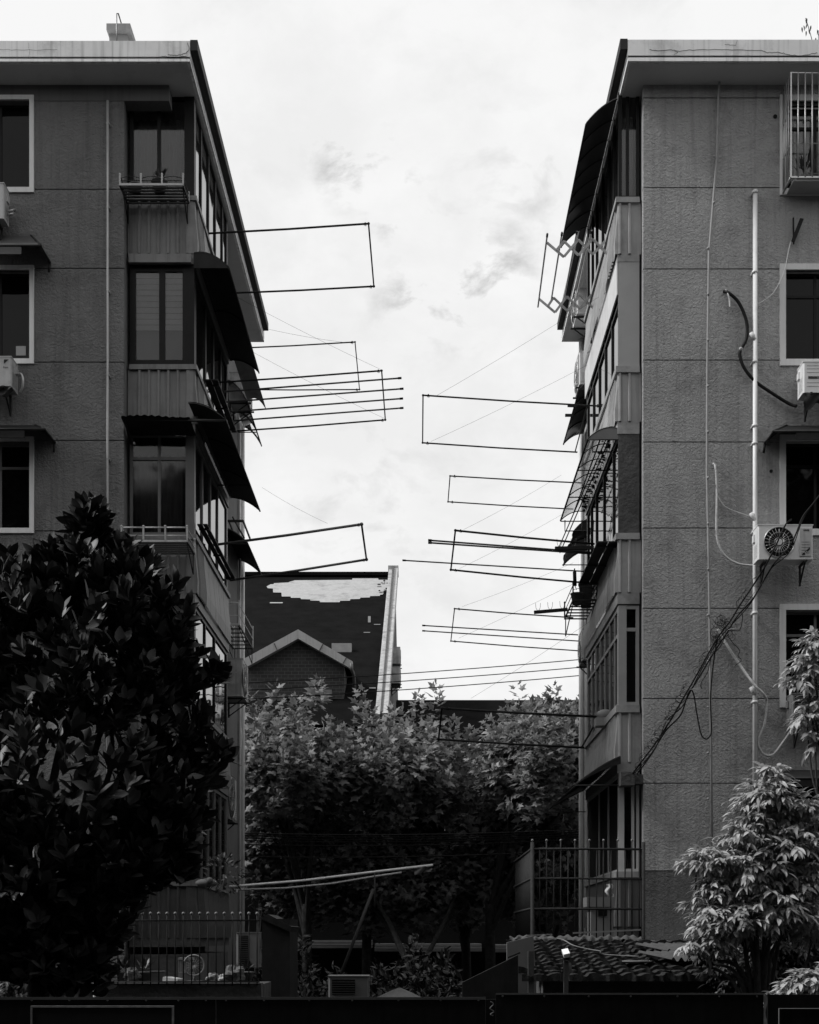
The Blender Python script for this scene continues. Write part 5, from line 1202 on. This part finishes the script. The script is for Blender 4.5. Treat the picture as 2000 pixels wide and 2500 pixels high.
tag(MB().ball(W(505, 2156, 22.5), .13, 12, (1.5, .8, .6)).ball(W(512, 2150, 22.4), .06, 8).build('knotted_bag', M['clutter_mid'], origin=W(505, 2160, 22.5)), 'pale knotted plastic bag on the corner of the lowest left balcony', 'bag')

# metal sheet hut in the middle left
tag(MB().box(X(640, 19), X(708, 19), 19, 20.2, 0, Z(2243, 19)).prism([(X(636, 19), Z(2243, 19)), (X(655, 19), Z(2232, 19)), (X(712, 19), Z(2262, 19)), (X(708, 19), Z(2275, 19))], 'y', 18.97, 20.25).build('sheet_hut', M['tin_dark'], origin=(X(670, 19), 19, 0)), 'dark sheet metal hut side right of the spiked fence', 'hut')

# iron cage, lower right
yc = 20.6
ic = thing('bar_cage', 'tall rusty iron bar cage at the foot of the right balcony', 'cage', (X(1430, yc), yc, 0))
xl, xrr = X(1300, yc), X(1571, yc); ztc = Z(2072, yc); zbc = Z(2290, yc)
for p, r_ in ((2072, .018), (2144, .016), (2218, .018)): MB().tube([(xl, yc, Z(p, yc)), (xrr, yc, Z(p, yc)-.01)], r_, 6).build('rail', M['rust'], ic)
for k in range(16):
    x = xl+(xrr-xl)*k/15.6; ext = .13 if k % 2 == 0 else 0
    MB().tube([(x, yc, zbc), (x+.004*math.sin(k*3), yc, ztc+ext)], .011, 5).build('bar', M['rust'], ic)
    if ext: MB().ball((x, yc, ztc+ext), .02, 6).build('bar_tip', M['clutter_pale'], ic)
for x in (xl, xrr): MB().tube([(x, yc, 0), (x, yc, ztc+.1)], .03, 6).build('corner_post', M['rust'], ic)
for p in (2072, 2144, 2218): MB().tube([(xl, yc, Z(p, yc)), (xl-.02, 24.3, Z(p, yc))], .02, 5).build('rail', M['iron'], ic)
for k in range(1, 34): MB().tube([(xl, yc+k*.11, zbc), (xl, yc+k*.11, ztc)], .01, 4).build('bar', M['iron'], ic)
MB().box(xl-.02, xrr, yc-.05, 24.3, zbc-.12, zbc-.005).build('floor_slab', M['conc_dark'], ic)
MB().beam((xl-.1, yc-.07, Z(2284, yc)), (xl+.3, yc-.07, Z(2281, yc)), .02, .02).beam((xl+.62, yc-.07, Z(2278, yc)), (xrr-.05, yc-.07, Z(2270, yc)), .02, .025).build('pale_pipe', M['clutter_pale'], ic)
wb = thing('storage_cabinet', 'grey boxy cabinet with a dark square opening inside the iron cage', 'cabinet', (X(1475, 21.6), 21.6, Z(2290, 21)))
zc0 = Z(2290, 21)
MB().box(X(1443, 21.6), X(1497, 21.6), 21.6, 22.1, zc0, Z(2218, 21.6)).build('body', M['grey_board'], wb); MB().box(X(1432, 21.6), X(1500, 21.6), 21.55, 22.15, Z(2214, 21.6), Z(2190, 21.6)).build('top_box', M['grey_board'], wb)
MB().box(X(1463, 21.5), X(1484, 21.5), 21.58, 21.598, Z(2236, 21.5), Z(2221, 21.5)).build('opening', M['ac_dark'], wb)
tag(MB().grid(lambda u, v: W(1480+u*16+3*math.sin(v*9), 2158+v*34, 21.6)+Vector((0, .05*math.sin(u*7+v*5), 0)), 8, 8).build('white_sack', M['cloth'], origin=W(1488, 2190, 21.6)), 'bright crumpled sack on top of the cabinet inside the cage', 'sack')

# tiled shed, lower right
shd = thing('tiled_shed', 'small shed with mossy clay roof tiles in front of the right block', 'shed', (X(1520, 18), 18, 0))
y0s, y1s = 17.0, 20.3; z0s, z1s = Z(2392, 17.0), Z(2300, 20.3)
xa, xb = X(1322, 17), 4.6
rnd = random.Random(4); RO = 11; m = MB()
for r_ in range(RO):
    ya = y0s+(y1s-y0s)*r_/RO; yb2 = y0s+(y1s-y0s)*(r_+1.12)/RO; za = z0s+(z1s-z0s)*r_/RO; zb2 = z0s+(z1s-z0s)*(r_+1.12)/RO
    xl_ = xa-.25+.0*r_ + (.12*(r_ % 2)); nc = 150
    jit = [rnd.uniform(-.012, .012) for _ in range(60)]
    for lay in (0,):
        m.grid(lambda u, v: (xl_+(xb-xl_)*u, ya+(yb2-ya)*v+jit[int(u*58)]*1.5, za+(zb2-za)*v+.045*(1-v)+.035*abs(math.sin((xl_+(xb-xl_)*u)*13.5))+jit[int(u*58)]), nc, 2)
        m.grid(lambda u, v: (xl_+(xb-xl_)*u, ya+jit[int(u*58)]*1.5, za-.02+(.065+.035*abs(math.sin((xl_+(xb-xl_)*u)*13.5))+jit[int(u*58)])*v), nc, 1)
m.build('tile_roof', M['tile'], shd, fix=False)
MB().box(xa+.05, xb-.1, y0s+.25, y1s-.1, 0, z0s-.03).build('wall', M['conc_dark'], shd)
MB().prism([(xa-.4, Z(2300, 19)), (xa-.05, Z(2285, 20)), (xa+.1, 0), (xa-.4, 0)], 'y', 17.6, 17.7).build('side_board', M['grey_board'], shd)
MB().grid(lambda u, v: (xa-.2+(X(1570, 20)-xa+.2)*u, y1s-.1+.1*math.cos(v*3.1)+.02*math.sin(u*90), z1s+.02+.07*math.sin(v*3.1)+.03*math.sin(u*70+v*4)*math.sin(u*31)), 120, 6).build('ridge_rubble', M['conc_dark'], shd)
pn = MB()
for (xq, yq) in ((X(1580, 18.7), 18.5), (X(1586, 18), 17.75)):
    pn.grid(lambda u, v: (xq+1.05*u-.35*v+.25, yq+.62*v, z0s+(z1s-z0s)*((yq+.62*v)-y0s)/(y1s-y0s)+.14+.028*math.sin(u*1.05*60)), 90, 2)
pn.build('corrugated_patch', M['fibre'], shd, fix=False)
MB().box(X(1571, 22.3), X(1720, 22.3), 21.9, 22.58, Z(2330, 22.3), Z(2296, 22.3)).build('flashing_wall', M['conc_sill'], shd)
dsh = MB().lathe((X(1556, 17.9), 17.9, Z(2352, 17.9)), [(.12, 0), (.2, .02), (.21, .035), (.17, .03), (0, .02)], 16); tag(dsh.build('basin', M['clutter_pale'], origin=(X(1556, 17.9), 17.9, Z(2352, 17.9)-.05)), 'upturned white dish lying on the shed tiles', 'dish')
tag(MB().tube(smoothpath([W(1325, 2291, 18.6), W(1370, 2293, 18.6), W(1400, 2308, 18.4), W(1440, 2318, 18.3), W(1465, 2322, 18.2), W(1475, 2330, 18.2), W(1560, 2335, 18.1)]), .009, 5).build('roof_cable', M['clutter_pale'], origin=W(1370, 2293, 18.6)), 'pale cable lying across the shed roof tiles', 'cable')
pl = thing('lamp_post', 'post with a white boxy light on top in front of the shed tiles', 'lamp post', (X(1382, 14.6), 14.6, 0))
MB().box(X(1377, 14.6), X(1388, 14.6), 14.6, 14.65, 0, Z(2345, 14.6)).build('post', M['wood'], pl)
MB().cbox(W(1382, 2327, 14.55), (.07, .13, .045), Euler((R(25), R(-12), 0)).to_matrix()).build('light_box', M['white_paint'], pl); MB().box(X(1375, 14.6), X(1388, 14.6), 14.52, 14.62, Z(2343, 14.6), Z(2334, 14.6)).build('socket', M['ac_dark'], pl)
tag(MB().grid(lambda u, v: W(1372+u*22+3*math.sin(v*6), 2350+v*45, 14.62)+Vector((0, .02*math.sin(u*8), 0)), 8, 8).build('tied_bag', M['clutter_mid'], origin=W(1382, 2370, 14.62)), 'thin grey bag tied round the lamp post', 'bag')
tag(MB().box(X(1290, 17), X(1304, 17), 17, 17.08, 0, Z(2322, 17)).build('gate_post', M['wood'], origin=(X(1297, 17), 17, 0)), 'grey wooden post at the left end of the tiled shed', 'post')
tag(MB().prism([(X(1130, 17), Z(2400, 17)), (X(1268, 17), Z(2332, 17)), (X(1268, 17), 0), (X(1130, 17), 0)], 'y', 17.2, 17.3).beam(W(1240, 2338, 17.15), W(1270, 2326, 17.15), .03, .02).build('lean_to', M['tin_dark'], origin=(X(1200, 17), 17.2, 0)), 'dark sloping lean-to left of the tiled shed', 'lean-to')

# dark shrubs under the magnolia
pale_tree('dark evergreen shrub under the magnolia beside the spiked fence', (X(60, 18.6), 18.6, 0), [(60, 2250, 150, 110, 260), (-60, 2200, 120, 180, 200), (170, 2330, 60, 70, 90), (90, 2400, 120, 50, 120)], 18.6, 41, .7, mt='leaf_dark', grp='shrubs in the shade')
# unseen trees added around and above the viewer to shade the lower walls
src = [o for o in COL.objects if o.name.startswith('crown') and o.parent and o.parent.name.startswith('plane_tree')]
LABS = ['unseen added shade tree on the left nearest the hoarding', 'unseen added shade tree further left', 'unseen added shade tree at the far left', 'unseen added shade tree on the right nearest the hoarding', 'unseen added shade tree further right', 'unseen added shade tree at the far right', 'tall street tree whose crown hangs above the viewer on the left', 'tall street tree whose crown hangs above the viewer on the right', 'tall unseen shade tree added further left', 'tall unseen shade tree added further right']
for i, (x, y, z, hz_) in enumerate(((-7.6, 9.5, 5.4, 3.4), (-12, 14.5, 6, 3.4), (-13, 6, 6, 3.4), (7.6, 9.5, 5.4, 3.4), (12.3, 14.5, 6, 3.4), (13, 6, 6, 3.4), (-4.6, 7.6, 14.4, 3.0), (4.6, 7.6, 14.4, 3.0), (-10.6, 8, 14, 3.3), (10.6, 8, 14, 3.3))):
    o = src[i % 3]; t = thing('added_shade_tree', LABS[i], 'tree', (x, y, 0), 'unseen trees added for shade')
    me = o.data.copy(); me.materials.clear(); me.materials.append(M['leaf_shade_tree'])
    co = np.empty(len(me.vertices)*3); me.vertices.foreach_get('co', co); co = co.reshape(-1, 3); c_ = (co.max(0)+co.min(0))/2; h_ = (co.max(0)-co.min(0))/2
    co = (co-c_)*np.array([(4.9 if hz_ == 3.0 else 3.5)/h_[0], 3.4/h_[1], hz_/h_[2]])+np.array([0, 0, z]); me.vertices.foreach_set('co', co.reshape(-1)); me.update()
    c = bpy.data.objects.new('crown', me); COL.objects.link(c); c.parent = t
    MB().tube([(x, y, 0), (x+.1, y, z-2), (x, y, z)], .2, 8, r2=.1).build('trunk', M['bark_plane'], t)
# cracks in the roof fascia
def crack(parent, pts, Y, r=.006):
    rnd = random.Random(len(pts)); P = []
    for (a, b) in zip(pts[:-1], pts[1:]):
        for k in range(6): P.append(W(a[0]+(b[0]-a[0])*k/6+rnd.uniform(-1, 1), a[1]+(b[1]-a[1])*k/6+rnd.uniform(-1.3, 1.3), Y))
    P.append(W(*pts[-1], Y)); MB().tube(P, r*.5, 4).build('crack', M['ac_dark'], parent)
crack(rb, [(1586, 121), (1600, 123), (1645, 122), (1652, 125), (1700, 121), (1790, 121), (1860, 123), (1875, 128), (1905, 128), (1930, 134), (1960, 136), (1995, 128)], 21.997)
crack(rb, [(1770, 108), (1796, 111), (1800, 98)], 21.997, .004); crack(rb, [(1648, 124), (1655, 128), (1645, 134)], 21.997, .004)
crack(lb, [(0, 121), (60, 122), (140, 121)], 21.997, .003); crack(lb, [(70, 104), (72, 128), (70, 140)], 21.997, .003); crack(lb, [(410, 132), (430, 136), (455, 130), (462, 120), (458, 104)], 21.997, .006); crack(lb, [(395, 137), (425, 140), (455, 137)], 21.997, .006)

# undergrowth at the foot of the passage
rnd = random.Random(77); ug = thing('undergrowth', 'dark low undergrowth below the plane trees, above the hoarding', 'undergrowth', (X(960, 30), 30, 0)); ug['kind'] = 'stuff'
mats = []
for k in range(5200):
    px = rnd.uniform(620, 1300); Y = rnd.uniform(26, 34); top = 2.2+.5*math.sin(px*.02)+.3*math.sin(px*.07); p = Vector((X(px, Y), Y, rnd.uniform(0.2, max(.6, top))))
    mats.append((basis(rv(rnd)+Vector((0, 0, .8)), rv(rnd)+UP, rnd.uniform(.14, .26), 1), tuple(p)))
scatter('leaves', M['leaf_dark'], *LAN, mats, ug)
